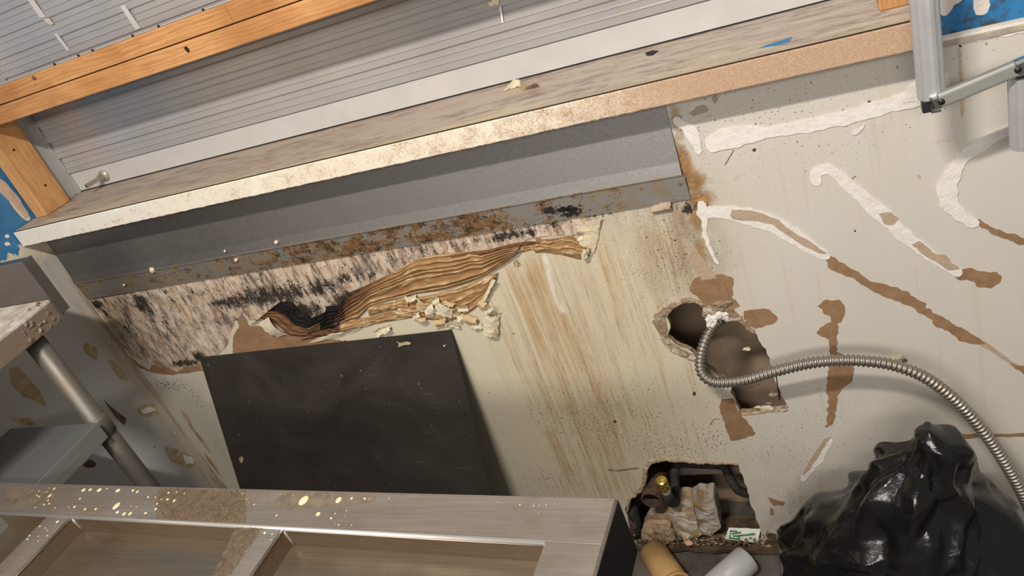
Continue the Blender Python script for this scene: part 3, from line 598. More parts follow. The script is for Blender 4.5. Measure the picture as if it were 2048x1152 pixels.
# paint splat and pale and pink streaks on the slats
plate_poly('paint_splat', [W(x, y, YS - .0066) for x, y in [(975, 5), (985, 2), (978, -8), (1000, -8), (998, 2), (996, 10), (990, 8), (986, 12), (980, 12)]], (0, -1, 0), .0008, M_CREAM, sh)
plate_poly('paint_drip', [W(x, y, YS - .0068) for x, y in [(999, 14), (1002, 13), (1005, 30), (1007, 45), (1004, 46), (1001, 28)]], (0, -1, 0), .0006, M_WHITE, sh)
M_PALE = simple('pale_slat_mark', (.52, .50, .49), .5, 0, 25, .06); M_PINK = simple('pink_slat_mark', (.52, .42, .41), .5, 0, 25, .06)
for ptsx, mt in (([(56, 0), (68, 0), (92, 34), (80, 36)], M_PALE), ([(86, 38), (98, 36), (108, 48), (100, 50)], M_PINK), ([(108, 68), (114, 66), (140, 100), (134, 102)], M_PALE), ([(240, 12), (250, 10), (281, 56), (272, 60)], M_PALE)):
    plate_poly('pale_streak', [W(x, y, YS - .0066) for x, y in ptsx], (0, -1, 0), .0003, mt, sh)
for (x, y, w) in ((906, 29, 4), (914, 26, 3), (920, 24, 5), (927, 22, 4), (934, 20, 3), (952, 15, 7), (962, 12, 6), (970, 10, 4)):
    plate_poly('letter_residue', [W(a, b, YS - .0066) for a, b in [(x, y), (x + w, y - w * .3), (x + w, y - w * .3 + 2.4), (x + 1, y + 2)]], (0, -1, 0), .0003, M_PALE, sh)

# ================================================================ TIMBER
hb = thing('timber_header', (-1.3, 0, H - .148), 'orange pine cross rail of two stacked boards in front of the shutter', 'timber beam')
XB0, XB1 = XL + .001, .09
def board(x0, x1, z0, z1, y0=.0, y1=.030):
    return bm_obj('board', box_bm(((x0 + x1) / 2, (y0 + y1) / 2, (z0 + z1) / 2), (x1 - x0, y1 - y0, z1 - z0), .0016), M_BEAM, hb)
zm = H - .1105; zt = H - .0745
lower = board(XB0, XB1, H - .148, zm - .0008)
for x0, x1 in ((XB0, W(132, 145)[0]), (W(132, 145)[0] + .0004, W(457, 28)[0]), (W(457, 28)[0] + .0006, XB1)): board(x0, x1, zm + .0012, zt, .0, .030)
# bolt hole through the lower board
hc = Vector(W(373, 100)); cut = tube('cutter', [hc + Vector((0, -.02, 0)), hc + Vector((0, .018, 0))], .0068, M_DARK, None, 18)
md = lower.modifiers.new('hole', 'BOOLEAN'); md.object = cut; md.operation = 'DIFFERENCE'; md.solver = 'EXACT'
bpy.context.view_layer.update(); dg = bpy.context.evaluated_depsgraph_get(); me2 = bpy.data.meshes.new_from_object(lower.evaluated_get(dg)); lower.modifiers.clear(); lower.data = me2
bpy.data.objects.remove(cut); 
box('bolt_hole_shade', np.array(hc) + V(-.0066, .004, -.0066), np.array(hc) + V(.0066, .006, .0066), M_DARK, lower, 0)  # dark block added so the inside of the hole reads as shade
box('edge_flashing', (XB0, .006, zt + .0004), (XB1, .030, zt + .0030), M_RAILB, hb, .0005)
for px, py in ((108, 128), (156, 111), (184, 100), (263, 69), (315, 50), (404, 17)):
    c = W(px, py, .003); bm = box_bm((c[0], .0035, zt + .003), (.0022, .005, .0045), .0008); bm_obj('staple', bm, M_IRON, hb)
kn = W(68, 156); bm = bmesh.new(); bmesh.ops.create_uvsphere(bm, u_segments=12, v_segments=6, radius=1); bmesh.ops.scale(bm, vec=(.006, .0012, .005), verts=bm.verts); bmesh.ops.translate(bm, verts=bm.verts, vec=Vector(kn)); bm_obj('wood_knot', bm, simple('knot_wood', (.16, .07, .02), .6, 0, 200, .4), hb, True)
pl = thing('timber_post', (-1.755, .03, ZT), 'short pine post standing on the left end of the ledge under the cross rail', 'timber post')
xp0, xp1 = -1.783, -1.745
bm_obj('post_stud', box_bm(((xp0 + xp1) / 2, .040, (ZT + H - .1485) / 2), (.038, .048 + .028, H - .1488 - ZT - .0004), .002), M_POST, pl)
tube('nail_hole', [V(xp1 - .0002, .045, ZT + .06), V(xp1 + .0005, .045, ZT + .06)], .003, M_DARK, pl, 8); tube('nail_hole', [V(xp1 - .0002, .03, ZT + .16), V(xp1 + .0005, .03, ZT + .16)], .0032, M_DARK, pl, 8)
pr = thing('timber_post', (.07, .02, ZT), 'foot of the right-hand pine post on the ledge beside the aluminium tube', 'timber post')
bm_obj('post_stud', box_bm((.066, .047, ZT + .4), (.042, .07, .7992), .002), M_POST, pr)
# curled paint scrap lying on the ledge
def curl(name, corners, mat, bend, n=8, parent=None, jit=.0006, seed=0, axis=0):
    a, b, c, d = [np.array(q, float) for q in corners]; r = np.random.default_rng(seed); vs = []
    nrm = np.cross(b - a, d - a); nrm /= np.linalg.norm(nrm) + 1e-9
    if nrm[1] > 0: nrm = -nrm
    for i in range(n):
        for j in range(n):
            u, v = i / (n - 1), j / (n - 1); p = (a * (1 - u) + b * u) * (1 - v) + (d * (1 - u) + c * u) * v
            t = u if axis == 0 else v
            edge = (i in (0, n - 1)) or (j in (0, n - 1))
            k_ = 320 if edge else 120; jv = np.array(mnoise.noise_vector(Vector(p) * k_ + Vector((seed * 3.7, 0, 0)))) * jit * (3.2 if edge else 1.6)
            vs.append(p + nrm * (bend * (1 - math.sin(PI * t)) if bend > 0 else -bend * math.sin(PI * t)) + jv)
    fs = [(i * n + j, (i + 1) * n + j, (i + 1) * n + j + 1, i * n + j + 1) for i in range(n - 1) for j in range(n - 1)]
    return mesh_obj(name, vs, fs, mat, parent)
sc = thing('paint_scrap', tuple(G(1045, 178, ZT)), 'curled scrap of peeled cream paint lying on the ledge', 'paint flake')
curl('flap', [G(1010, 180, ZT + .001), G(1046, 170, ZT + .004), W(1043, 160, .075), W(1030, 158, .085)], M_CREAM, .006, 8, sc, .0005, 2)
curl('curl_side', [G(1030, 184, ZT + .001), G(1078, 170, ZT + .001), G(1072, 166, ZT + .012), G(1045, 168, ZT + .012)], simple('brown_paper_back', (.36, .25, .14), .8, 0, 60, .3), -.004, 8, sc, .0008, 3)

# ================================================================ STEEL STRIP
bs = thing('steel_splash_strip', (-1.04, -.003, H - .605), 'long grey steel splash strip under the ledge with a rusting, mould-spotted lower flange', 'metal strip')
def strip_part(name, pts, x0, x1):
    n = 60; xs = np.linspace(x0, x1, n); m = len(pts); rows = [np.stack([xs, np.full(n, y), np.full(n, z)], 1) for y, z in pts]
    back = [np.stack([xs, np.full(n, y + .0012), np.full(n, z)], 1) for y, z in pts][::-1]; rows = rows + back; m = len(rows)
    fs = [(k * n + i, ((k + 1) % m) * n + i, ((k + 1) % m) * n + i + 1, k * n + i + 1) for k in range(m) for i in range(n - 1)]
    fs += [tuple(k * n for k in range(m)), tuple(k * n + n - 1 for k in range(m))[::-1]]
    return mesh_obj(name, np.vstack(rows), fs, M_STRIP, bs)
strip_part('upper_sheet', [(-.0045, H - .4110), (-.005, H - .47), (-.0065, H - .53), (-.0105, H - .5525)], XL + .003, -.273)
strip_part('lower_flange', [(-.0105, H - .5527), (-.0085, H - .557), (-.0045, H - .602)], XL + .003, -.270)
for px, py, s in ((305, 540, .007), (472, 520, .004), (553, 484, .005), (450, 502, .003), (248, 570, .003)):
    c = W(px, py, -.011); bm = bmesh.new(); bmesh.ops.create_icosphere(bm, subdivisions=2, radius=s)
    for v in bm.verts: v.co *= 1 + .4 * mnoise.noise(v.co * 300 + Vector((px, 0, 0)))
    bmesh.ops.translate(bm, verts=bm.verts, vec=Vector(c)); bm_obj('plaster_crumb', bm, M_CREAM, bs)

# ================================================================ PEELED, WRINKLED PAINT
def sheet(name, top, bot, nu, nv, waves, amp, base, dark, parent, seed=0, ph=0., taper=None):
    r = np.random.default_rng(seed); T = resample(top, nu); B = resample(bot, nu); vs = []; ad = []; ar = []
    for i in range(nu):
        u = i / (nu - 1)
        for j in range(nv):
            v = j / (nv - 1); p = T[i] * (1 - v) + B[i] * v
            w = v * waves + 1.0 * mnoise.noise(Vector((u * 4, v * 3, seed))) + .30 * mnoise.noise(Vector((u * 14, v * 7, seed + 3))) + ph
            s = .5 + .5 * math.cos(2 * PI * w); rd = s ** 1.6 * (.65 + .5 * mnoise.noise(Vector((u * 6, v * 9, seed + 8))))
            e = min(1, 8 * v, 8 * (1 - v)) ; tp = taper(u) if taper else 1
            y = -(base * (math.sin(PI * v) ** .5 if 0 < v < 1 else 0) + amp * rd * (.35 + .65 * e) * tp + .0012 * abs(mnoise.noise(Vector((p[0] / 9, p[1] / 9, seed)))))
            c = W(p[0], p[1], y - .0008); vs.append(c); ad.append(dark(p[0], p[1], v)); ar.append(rd)
    fs = [(i * nv + j, (i + 1) * nv + j, (i + 1) * nv + j + 1, i * nv + j + 1) for i in range(nu - 1) for j in range(nv - 1)]
    return mesh_obj(name, vs, fs, MFAN, parent, True, {'a_dark': ad, 'a_ridge': ar})
PL = thing('peeled_paint_curtain', tuple(W(820, 660, 0)), 'wrinkled curtain of peeled, water-stained paint sagging off the wall above the dark sheet', 'peeled paint')
def dk(x, y, v): return float(np.clip(.98 - (x - 640) / 190. + (.25 - v) * .55 * (x < 1010) - .10 * (x > 900), 0, 1))
sheet('paint_fold', [(672, 622), (680, 607), (701, 584), (729, 572), (768, 553), (803, 537), (813, 527), (834, 518), (873, 510), (939, 502), (963, 508), (1006, 496), (1040, 490)],
      [(664, 656), (717, 637), (740, 612), (795, 597), (834, 588), (893, 580), (939, 565), (975, 549), (1014, 524), (1030, 512)], 150, 84, 6.6, .009, .006, dk, PL, 1, 0, lambda u: .6 + .8 * min(1, u * 2) * (1 - .3 * u))
sheet('paint_fold', [(790, 600), (850, 592), (893, 583), (939, 568), (975, 552), (996, 545)], [(800, 634), (860, 640), (905, 642), (945, 622), (968, 602), (990, 560)], 80, 60, 4.2, .006, .003, lambda x, y, v: .05, PL, 2, .3)
sheet('paint_fold', [(1072, 474), (1084, 479), (1108, 476), (1145, 471), (1160, 482), (1172, 494)], [(1070, 506), (1088, 505), (1120, 509), (1158, 519), (1174, 516), (1184, 498)], 60, 50, 3.6, .006, .004, lambda x, y, v: .30 * (v < .2) + .08, PL, 3, .1)
sheet('paint_fold', [(1006, 500), (1040, 492), (1062, 488), (1072, 488)], [(1020, 512), (1045, 505), (1062, 500), (1072, 502)], 30, 20, 1.6, .003, .002, lambda x, y, v: .35, PL, 8, .1)
sheet('paint_fold', [(900, 512), (940, 503), (975, 500), (1020, 488), (1060, 482), (1078, 484)], [(905, 520), (945, 513), (980, 508), (1024, 496), (1062, 489), (1078, 488)], 60, 24, 2.2, .004, .005, lambda x, y, v: .62, PL, 9, .1)
sheet('mouldy_fold', [(540, 622), (547, 613), (561, 603), (585, 603), (597, 619), (622, 636), (650, 624), (653, 612), (684, 610)], [(500, 650), (520, 638), (540, 640), (564, 658), (580, 672), (612, 674), (630, 664), (668, 658), (690, 640)], 110, 60, 5.5, .008, .007, lambda x, y, v: .98 - .42 * (v > .55) * (x < 640), PL, 4)
sheet('paint_fold', [(735, 613), (770, 607), (812, 600), (816, 607)], [(738, 632), (775, 622), (812, 616), (817, 616)], 40, 22, 1.2, .004, .007, lambda x, y, v: .02, PL, 5, .5)
sheet('paint_fold', [(700, 640), (738, 634), (780, 622), (830, 616)], [(690, 660), (735, 651), (785, 642), (830, 634)], 60, 30, 2.3, .005, .004, lambda x, y, v: .10, PL, 6, .2)
sheet('paint_fold', [(645, 656), (690, 644), (735, 636)], [(600, 682), (690, 664), (745, 650)], 50, 26, 2.2, .004, .004, lambda x, y, v: .25 + .4 * (x < 680), PL, 7, .2)
curl('loose_flap', [W(518, 645, -.004), W(537, 635, -.012), W(574, 668, -.010), W(556, 674, -.002)], M_CREAM, -.008, 12, PL, .0006, 5, 1)
curl('roll_edge', [W(964, 602, -.003), W(970, 603, -.012), W(992, 560, -.014), W(985, 558, -.003)], M_CREAM, -.004, 8, PL, .0006, 6, 0)
curl('roll_edge', [W(600, 690, -.002), W(660, 668, -.010), W(722, 652, -.010), W(722, 659, -.003)], M_CREAM, -.003, 10, PL, .0008, 7, 1)
FL = [(845, 612, 30, 24), (862, 622, 24, 26), (888, 622, 44, 26), (962, 607, 20, 18), (981, 622, 30, 11), (982, 648, 34, 44), (938, 640, 36, 18), (764, 660, 36, 20), (918, 632, 20, 20), (880, 645, 36, 14), (905, 650, 30, 12), (820, 596, 26, 14), (840, 640, 26, 10), (952, 655, 26, 10), (868, 600, 22, 14), (900, 610, 22, 14), (830, 628, 20, 12), (925, 615, 22, 14), (1032, 524, 12, 10), (1158, 470, 16, 20), (1170, 505, 14, 20), (985, 668, 22, 12)]
for i, (x, y, w, h) in enumerate(FL):
    r = random.Random(i); an = r.uniform(-.6, .6); q = [(x - w / 2, y - h / 2 * r.uniform(.3, 1)), (x + w / 2 * r.uniform(.5, 1), y - h / 2), (x + w / 2, y + h / 2 * r.uniform(.2, 1)), (x - w / 2 * r.uniform(.2, 1), y + h / 2)]
    q = [(x + (a - x) * math.cos(an) - (b - y) * math.sin(an), y + (a - x) * math.sin(an) + (b - y) * math.cos(an)) for a, b in q]
    curl('paint_flake', [W(a, b, -.003 - r.uniform(0, .012)) for a, b in q], M_CREAM if i % 3 else M_CREAM2, r.choice((-.006, .005)), 12, PL, .0011, i + 20, r.randint(0, 1))
pp = thing('peeling_paint_edge', tuple(W(1170, 440, 0)), 'cream paint edge lifting off the wall just below the right part of the steel strip', 'peeled paint')
curl('lifted_paint', [W(1160, 446, -.002), W(1205, 432, -.006), W(1190, 505, -.001), W(1158, 486, -.008)], mat_plaster('cream_paint_edge', (.66, .57, .40)), .003, 14, pp, .0008, 60, 1)
curl('lifted_paint', [W(1300, 412, -.003), W(1340, 402, -.007), W(1345, 420, -.004), W(1308, 428, -.002)], M_TAN, -.006, 10, pp, .001, 61, 1)

# ================================================================ LEANING SHEET
a_tl = W(395, 699, -.004); xl, xr = -1.562, -.8285; zt_ = H - .815; slope = .35
def lean(x, z, off=0.): return V(x, -.004 - slope * (zt_ - z) - off, z)
nl = V(0, -1, slope); nl /= np.linalg.norm(nl)
ls = thing('leaning_sheet', ((xl + xr) / 2, -.15, 0), 'large dark brown sheet of scratched metal leaning against the damaged wall', 'metal sheet')
zb_ = .004
c4 = [lean(xl, zb_), lean(xr, zb_), lean(xr, zt_), lean(xl, zt_)]
bm = bmesh.new(); vs = [bm.verts.new(p) for p in c4] + [bm.verts.new(p + nl * .0025) for p in c4]
for f in ((0, 1, 2, 3), (7, 6, 5, 4), (0, 4, 5, 1), (1, 5, 6, 2), (2, 6, 7, 3), (3, 7, 4, 0)): bm.faces.new([vs[i] for i in f])
bmesh.ops.bevel(bm, geom=bm.edges[:], offset=.0005, segments=1, affect='EDGES')
bmesh.ops.recalc_face_normals(bm, faces=bm.faces); bm_obj('sheet', bm, M_PLATE, ls)
def onlean(px, py, off=.003):
    d = ray((px, py)); n_ = nl; p0 = lean(xl, zt_) + nl * off; t = ((p0 - CAM) @ n_) / (d @ n_); return CAM + d * t
q = onlean(889, 692); bm = bmesh.new(); bmesh.ops.create_uvsphere(bm, u_segments=14, v_segments=8, radius=.0045); bmesh.ops.translate(bm, verts=bm.verts, vec=Vector(q)); bm_obj('screw_head', bm, M_CHROME, ls, True)
plate_poly('rust_mark', [onlean(x, y, .0026) for x, y in [(792, 682), (800, 686), (812, 683), (822, 685), (820, 689), (808, 690), (796, 694), (798, 688)]], nl, .0003, M_GLUE, ls)
plate_poly('rust_mark', [onlean(x, y, .0026) for x, y in [(478, 916), (484, 912), (487, 918), (484, 926), (480, 924)]], nl, .0003, M_GLUE, ls)

# ================================================================ LEFT WALL PATCHES
def lpatch(name, px, mat, th=.0008, seed=0, amp=.001):
    q = np.array([LX(x, y, XL)[[1, 2]] for x, y in px]); q = ragged(q, .008, amp, seed)
    return plate_poly(name, [(XL - .0002, a, b) for a, b in q], (1, 0, 0), th, mat, WL)
z2 = lambda l: pz(1 / 3.29, 0, 430, l); z3 = lambda l: pz(.3924, 0, 700, l)
lpatch('glue_patch', z2([(545, 850), (570, 838), (640, 880), (640, 965), (590, 930), (550, 895)]), M_GLUE, .0008, 1)
lpatch('glue_patch', z2([(700, 945), (740, 960), (800, 1000), (845, 1090), (790, 1080), (740, 1020)]), M_GLUE, .0008, 2)
lpatch('glue_patch', z3([(45, 90), (90, 85), (140, 140), (200, 200), (235, 290), (160, 250), (110, 235), (60, 180)]), M_GLUE, .0008, 3)
lpatch('glue_patch', z3([(530, 255), (590, 310), (645, 350), (635, 385), (590, 345)]), simple('dark_glue', (.13, .085, .05), .6, 0, 60, .3), .0008, 4)
lpatch('glue_patch', z3([(695, 300), (740, 272), (790, 280), (815, 325), (770, 340), (720, 335)]), M_GLUE, .0007, 5, .002)
lpatch('plaster_blob', z3([(715, 305), (775, 288), (800, 305), (770, 318), (725, 325)]), M_WHITE, .0016, 6, .0015)
lpatch('glue_patch', z3([(840, 492), (900, 505), (960, 530), (1000, 580), (960, 600), (880, 570), (850, 530)]), M_GLUE, .0007, 7)
lpatch('plaster_blob', z3([(930, 535), (980, 550), (990, 580), (945, 582)]), M_WHITE, .0014, 8)
lpatch('glue_patch', z3([(60, 345), (150, 345), (185, 385), (120, 380), (70, 370)]), M_GLUE, .0007, 9)
lpatch('glue_patch', z3([(425, 585), (460, 555), (495, 580), (480, 600), (440, 600)]), simple('dark_glue2', (.10, .06, .045), .6), .0008, 10)
lpatch('torn_paint', [(0, 372), (14, 372), (40, 405), (62, 436), (58, 442), (48, 440), (30, 420), (8, 385), (0, 380)], M_CREAM, .001, 11)
lpatch('torn_paint', [(0, 358), (10, 362), (40, 400), (58, 430), (50, 438), (24, 408), (0, 384)], simple('bare_plaster', (.55, .42, .31), .8, 0, 40, .15), .0016, 12)
lpatch('torn_paint', [(8, 473), (16, 468), (20, 474), (14, 478)], M_WHITE, .0012, 13); lpatch('torn_paint', [(8, 487), (14, 484), (20, 490), (12, 493)], M_WHITE, .0012, 14)
for x, y in ((350, 868), (355, 912), (307, 892), (220, 687)):
    c = LX(x, y, XL); bm = bmesh.new(); bmesh.ops.create_uvsphere(bm, u_segments=10, v_segments=6, radius=.0035); bmesh.ops.translate(bm, verts=bm.verts, vec=Vector(c)); bm_obj('screw_head', bm, M_CHROME, WL, True)

# ================================================================ LEFT WORK TABLE
lt = thing('steel_work_table', (-1.6, -.6, 0), 'grey steel work table with back upstand and lower shelf in the left corner', 'table')
tx1, tyb, ztop = -1.495, -.252, H - .452; tyf = -1.55; tx0 = XL + .012
bm_obj('backsplash', box_bm(((tx0 + tx1) / 2, tyb - .011, (H - .362 + H - .489) / 2), (tx1 - tx0, .020, .127), .003), M_LT, lt)
bm_obj('backsplash_end', box_bm((tx1 + .0022, tyb - .011, (H - .362 + H - .489) / 2), (.004, .024, .128), .001), M_LT, lt)
bm_obj('table_top', box_bm(((tx0 + tx1) / 2, (tyf + tyb - .0215) / 2, ztop - .004), (tx1 - tx0, tyb - .0215 - tyf, .008), .002), mat_rock('scaled_steel_top', (.62, .56, .50), (.40, .33, .27), (.70, .66, .60)), lt)
bm_obj('side_apron', box_bm((tx1 - .002, (tyf + tyb - .0215) / 2, ztop - .0285), (.004, tyb - .0215 - tyf, .040), .001), M_LTD, lt)
bm_obj('back_apron', box_bm(((tx0 + tx1) / 2 - .004, tyb - .024, ztop - .0285), (tx1 - tx0 - .01, .004, .040), .001), M_LTD, lt)
lx, ly = -1.533, -.330
def leg(x, y):
    tube('leg', [V(x, y, .03), V(x, y, ztop - .0085)], .0205, M_GALV, lt, 24); tube('leg_foot', [V(x, y, 0.0005), V(x, y, .012), V(x, y, .0295)], [.022, .018, .0185], M_GALV, lt, 20)
leg(lx, ly); leg(lx, tyf + .08); leg(tx0 + .04, tyf + .08)
zs = H - .713
shf = bm_obj('lower_shelf', box_bm(((tx0 + tx1) / 2, (tyf + -.352) / 2, zs - .003), (tx1 - tx0 - .004, -.352 - tyf, .005), .001), mat_steel('shelf_sheet', (.20, .21, .205), .40, .4, 'Y', .15, (.16, .15, .13)), lt)
bm_obj('shelf_lip', box_bm((tx1 - .003, (tyf + -.352) / 2, zs - .0215), (.003, -.352 - tyf, .040), .0008), mat_steel('shelf_lip_steel', (.27, .27, .26), .42, .4, 'Y', .15), shf)
tube('leg_sleeve', [V(lx, ly, zs - .052), V(lx, ly, zs - .050), V(lx, ly, zs - .004), V(lx, ly, zs - .002)], [.0212, .0238, .0238, .0212], M_GALV, lt, 24)
# clumps of grease
for i in range(34):
    y = random.uniform(-.36, -.262); c = Vector((tx1 + .001, y, ztop - random.uniform(.008, .046))) if i < 22 else Vector((tx1 - random.uniform(.002, .03), random.uniform(-.52, -.28), ztop + .001))
    bm = bmesh.new(); bmesh.ops.create_icosphere(bm, subdivisions=1, radius=random.uniform(.002, .0065)); bmesh.ops.scale(bm, vec=(.6, 1, .8), verts=bm.verts)
    for v in bm.verts: v.co *= random.uniform(.7, 1.3)
    bmesh.ops.translate(bm, verts=bm.verts, vec=c); bm_obj('grease_clump', bm, M_LTD, lt)

# ================================================================ FOREGROUND STEEL TABLE
ZF = H - .70
O = G(1230, 1000, ZF); uu = G(0, 967, ZF) - O; uu /= np.linalg.norm(uu); vv_ = V(uu[1], -uu[0], 0)
if vv_[1] > 0: vv_ = -vv_
def T(u, v, dz=0.): return O + uu * u + vv_ * v + V(0, 0, dz)
def uvof(p): w = p - O; return w @ uu, w @ vv_
ft = thing('steel_well_table', tuple(T(.75, .3)[:2]) + (0.,), 'foreground stainless steel table frame with shallow wells, spattered with cream drops', 'table')
def tbox(name, u0, u1, v0, v1, z0, z1, mat, bev=.0015, parent=None):
    bm = box_bm((0, 0, 0), (u1 - u0, v1 - v0, z1 - z0), bev)
    Mx = Matrix(((uu[0], vv_[0], 0), (uu[1], vv_[1], 0), (0, 0, 1))); bmesh.ops.transform(bm, matrix=Mx.to_4x4(), verts=bm.verts)
    bmesh.ops.translate(bm, verts=bm.verts, vec=Vector(T((u0 + u1) / 2, (v0 + v1) / 2, (z0 + z1) / 2))); bmesh.ops.recalc_face_normals(bm, faces=bm.faces)
    return bm_obj(name, bm, mat, parent or ft)
UL, VF = 1.42, .56; UR = uvof(G(1090, 1083, ZF))[0]; VB = uvof(G(1090, 1083, ZF))[1]
TH = .0025
tbox('back_rail', 0, UL, 0, VB, -TH, 0, M_TABLE, .001); tbox('front_rail', 0, UL, VF - VB, VF, -TH, 0, M_TABLE, .001)
tbox('end_rail', .0, UR, VB + .0002, VF - VB - .0002, -TH, -.0001, M_TABLE, .001); tbox('end_rail', UL - UR, UL, VB + .0002, VF - VB - .0002, -TH, -.0001, M_TABLE, .001)
PD = .034
div = []
for (pl_, pr_) in (((500, 1050), (568, 1052)), ((98, 1028), (145, 1030))):
    a = uvof(G(*pl_, ZF))[0]; b = uvof(G(*pr_, ZF))[0]; div.append((min(a, b), max(a, b)))
for a, b in div:
    tbox('divider', a, b, VB + .0002, VF - VB - .0002, -TH, -.0001, M_TABLE, .001)
    for s in (a + .001, b - .001): tbox('divider_side', s - .001, s + .001, VB + .003, VF - VB - .003, -PD, -TH - .0002, M_PAN, 0)
    tube('divider_edge', [T(a, VB + .001, -.0016), T(a, VF - VB, -.0016)], .0022, M_CHROME, ft, 8)
    tube('corner_weld', [T(a - .001, VB + .003, -.004), T(a - .002, VB + .003, -PD + .002)], .0022, M_TABLE, ft, 8)
tbox('well_wall', UR, UL - UR, VB + .001, VB + .0028, -PD, -.0030, M_PAN, 0); tbox('well_wall', UR, UL - UR, VF - VB - .003, VF - VB - .001, -PD, -.0030, M_PAN, 0)
tbox('well_wall', UR - .003, UR - .001, VB + .003, VF - VB - .003, -PD, -TH - .0002, M_PAN, 0); tbox('well_wall', UL - UR + .001, UL - UR + .003, VB + .003, VF - VB - .003, -PD, -TH - .0002, M_PAN, 0)
tube('rolled_edge', [T(UR, VB + .0012, -.0016), T(UL - UR, VB + .0012, -.0010)], .0036, simple('polished_steel_edge', (.85, .83, .80), .36, .8), ft, 10)
tbox('pan_floor', .012, UL - .012, .012, VF - .012, -PD - .0030, -PD - .0003, M_PAN, 0)
AP = .095
tbox('end_apron', -.004, -.0012, -.001, VF + .001, -AP, -.0005, mat_steel('shaded_apron_steel', (.085, .08, .076), .30, .8, 'Z', .3, (.05, .045, .04)), .0008)  # shade of the end face put into a darker steel colour
tube('rounded_edge', [T(-.001, .0, -.0022), T(-.001, VF, -.0022)], .0030, M_TABLE, ft, 10)
tbox('back_apron', .0, UL, -.0030, -.0002, -AP, -.0005, M_TABLE, .0008); tbox('front_apron', .0, UL, VF + .0002, VF + .003, -AP, -.0005, M_TABLE, .0008)
tube('apron_hole', [T(-.0035, .125, -.045), T(-.0047, .125, -.045)], .003, M_WHITE, ft, 10)
for u in (.05, UL - .05):
    for v in (.055, VF - .055): tube('leg', [T(u, v, .0005 - ZF), T(u, v, -PD - .0036)], .019, M_GALV, ft, 18)
# low domed drops in a pale cream colour
def drop(px, py, s):
    p = G(px, py, ZF); u, v = uvof(p); r = s / 1561 * np.linalg.norm(p - CAM) * .62
    on = [v < VB] + [a < u < b for a, b in div] + [u < UR]
    if not any(on): return
    n = 14; vs = []; fs = []; w = random.uniform(.85, 1.15)
    for k, (rr, hh) in enumerate(((1, .00015), (.9, .0007), (.55, .0010))):
        for i in range(n): a = 2 * PI * i / n; vs.append(p + V(r * rr * w * math.cos(a), r * rr * 1.1 / w * math.sin(a), hh * min(1, r / .002)))
    for k in range(2): fs += [(k * n + i, k * n + (i + 1) % n, (k + 1) * n + (i + 1) % n, (k + 1) * n + i) for i in range(n)]
    fs.append(tuple(2 * n + i for i in range(n))); mesh_obj('cream_drop', vs, fs, M_DROP, ft, True)
D1 = [(815, 195, 30), (880, 192, 25), (968, 195, 33), (1150, 200, 33), (1297, 200, 20), (1340, 213, 20), (1135, 350, 52), (1145, 412, 25), (1210, 428, 28), (1270, 425, 26), (1420, 420, 20), (830, 382, 18), (935, 380, 18), (727, 360, 18), (485, 250, 25), (530, 182, 16), (470, 298, 12), (480, 328, 14), (432, 338, 14), (380, 205, 10), (362, 248, 12), (383, 260, 12), (457, 213, 10), (482, 175, 8), (1445, 265, 16), (1518, 265, 12), (1575, 287, 12), (1635, 287, 20), (1645, 222, 18), (1725, 215, 12), (1800, 230, 14), (1535, 330, 16), (1520, 380, 18), (1700, 300, 25), (1045, 182, 12), (780, 280, 14), (345, 365, 10), (535, 370, 10), (670, 362, 8), (1278, 352, 8), (1330, 360, 8), (560, 505, 20), (390, 550, 12), (440, 567, 10), (460, 588, 9), (288, 640, 12), (268, 675, 13), (375, 645, 9), (463, 640, 10), (373, 693, 8)]
D2 = [(1010, 200, 80), (1352, 195, 50), (1480, 178, 20), (1607, 182, 20), (1652, 183, 9), (1152, 332, 36), (1280, 373, 18), (1318, 328, 11), (1428, 298, 9), (1413, 357, 6), (1352, 437, 12), (1478, 440, 9), (1318, 423, 6), (905, 150, 7), (825, 143, 6), (780, 143, 7), (415, 133, 10), (530, 238, 12), (452, 188, 8), (440, 228, 8), (475, 222, 6), (632, 517, 20), (703, 527, 12), (692, 582, 9), (748, 345, 14), (1845, 177, 9)]
D3 = [(360, 175, 14), (525, 190, 13), (597, 183, 10), (673, 180, 11), (778, 163, 7), (240, 143, 7), (88, 143, 8)]
for x, y, s in D1: drop(x / 4.876, 940 + y / 4.876, s / 4.876)
for x, y, s in D2: drop(400 + x / 4.876, 960 + y / 4.876, s / 4.876)
for x, y, s in D3: drop(980 + x / 6.02, 980 + y / 6.02, s / 6.02)
# dried brown grit
M_FILM = simple('dried_residue_film', (.13, .095, .06), .7, 0, 90, .5); M_FILM2 = simple('yellowed_film', (.29, .235, .175), .4, .4, 60, .3)
def film(px, mat, seed):
    q = ragged(np.array([G(x, y, ZF)[:2] for x, y in px]), .004, .0012, seed); plate_poly('residue_film', [(a, b, ZF + .00002) for a, b in q], (0, 0, 1), .00018, mat, ft)
film([(322, 979), (400, 981), (478, 985), (490, 1000), (492, 1036), (470, 1042), (400, 1040), (330, 1038), (312, 1010)], M_FILM, 1)
film([(470, 1056), (512, 1056), (492, 1086), (462, 1130), (440, 1152), (425, 1152), (445, 1110)], M_FILM, 2)
film([(560, 984), (640, 985), (720, 988), (755, 992), (748, 1006), (700, 1008), (640, 1016), (590, 1020), (540, 1010)], M_FILM2, 3)
film([(10, 975), (60, 978), (110, 985), (105, 1008), (60, 1015), (15, 1012)], M_FILM2, 4)
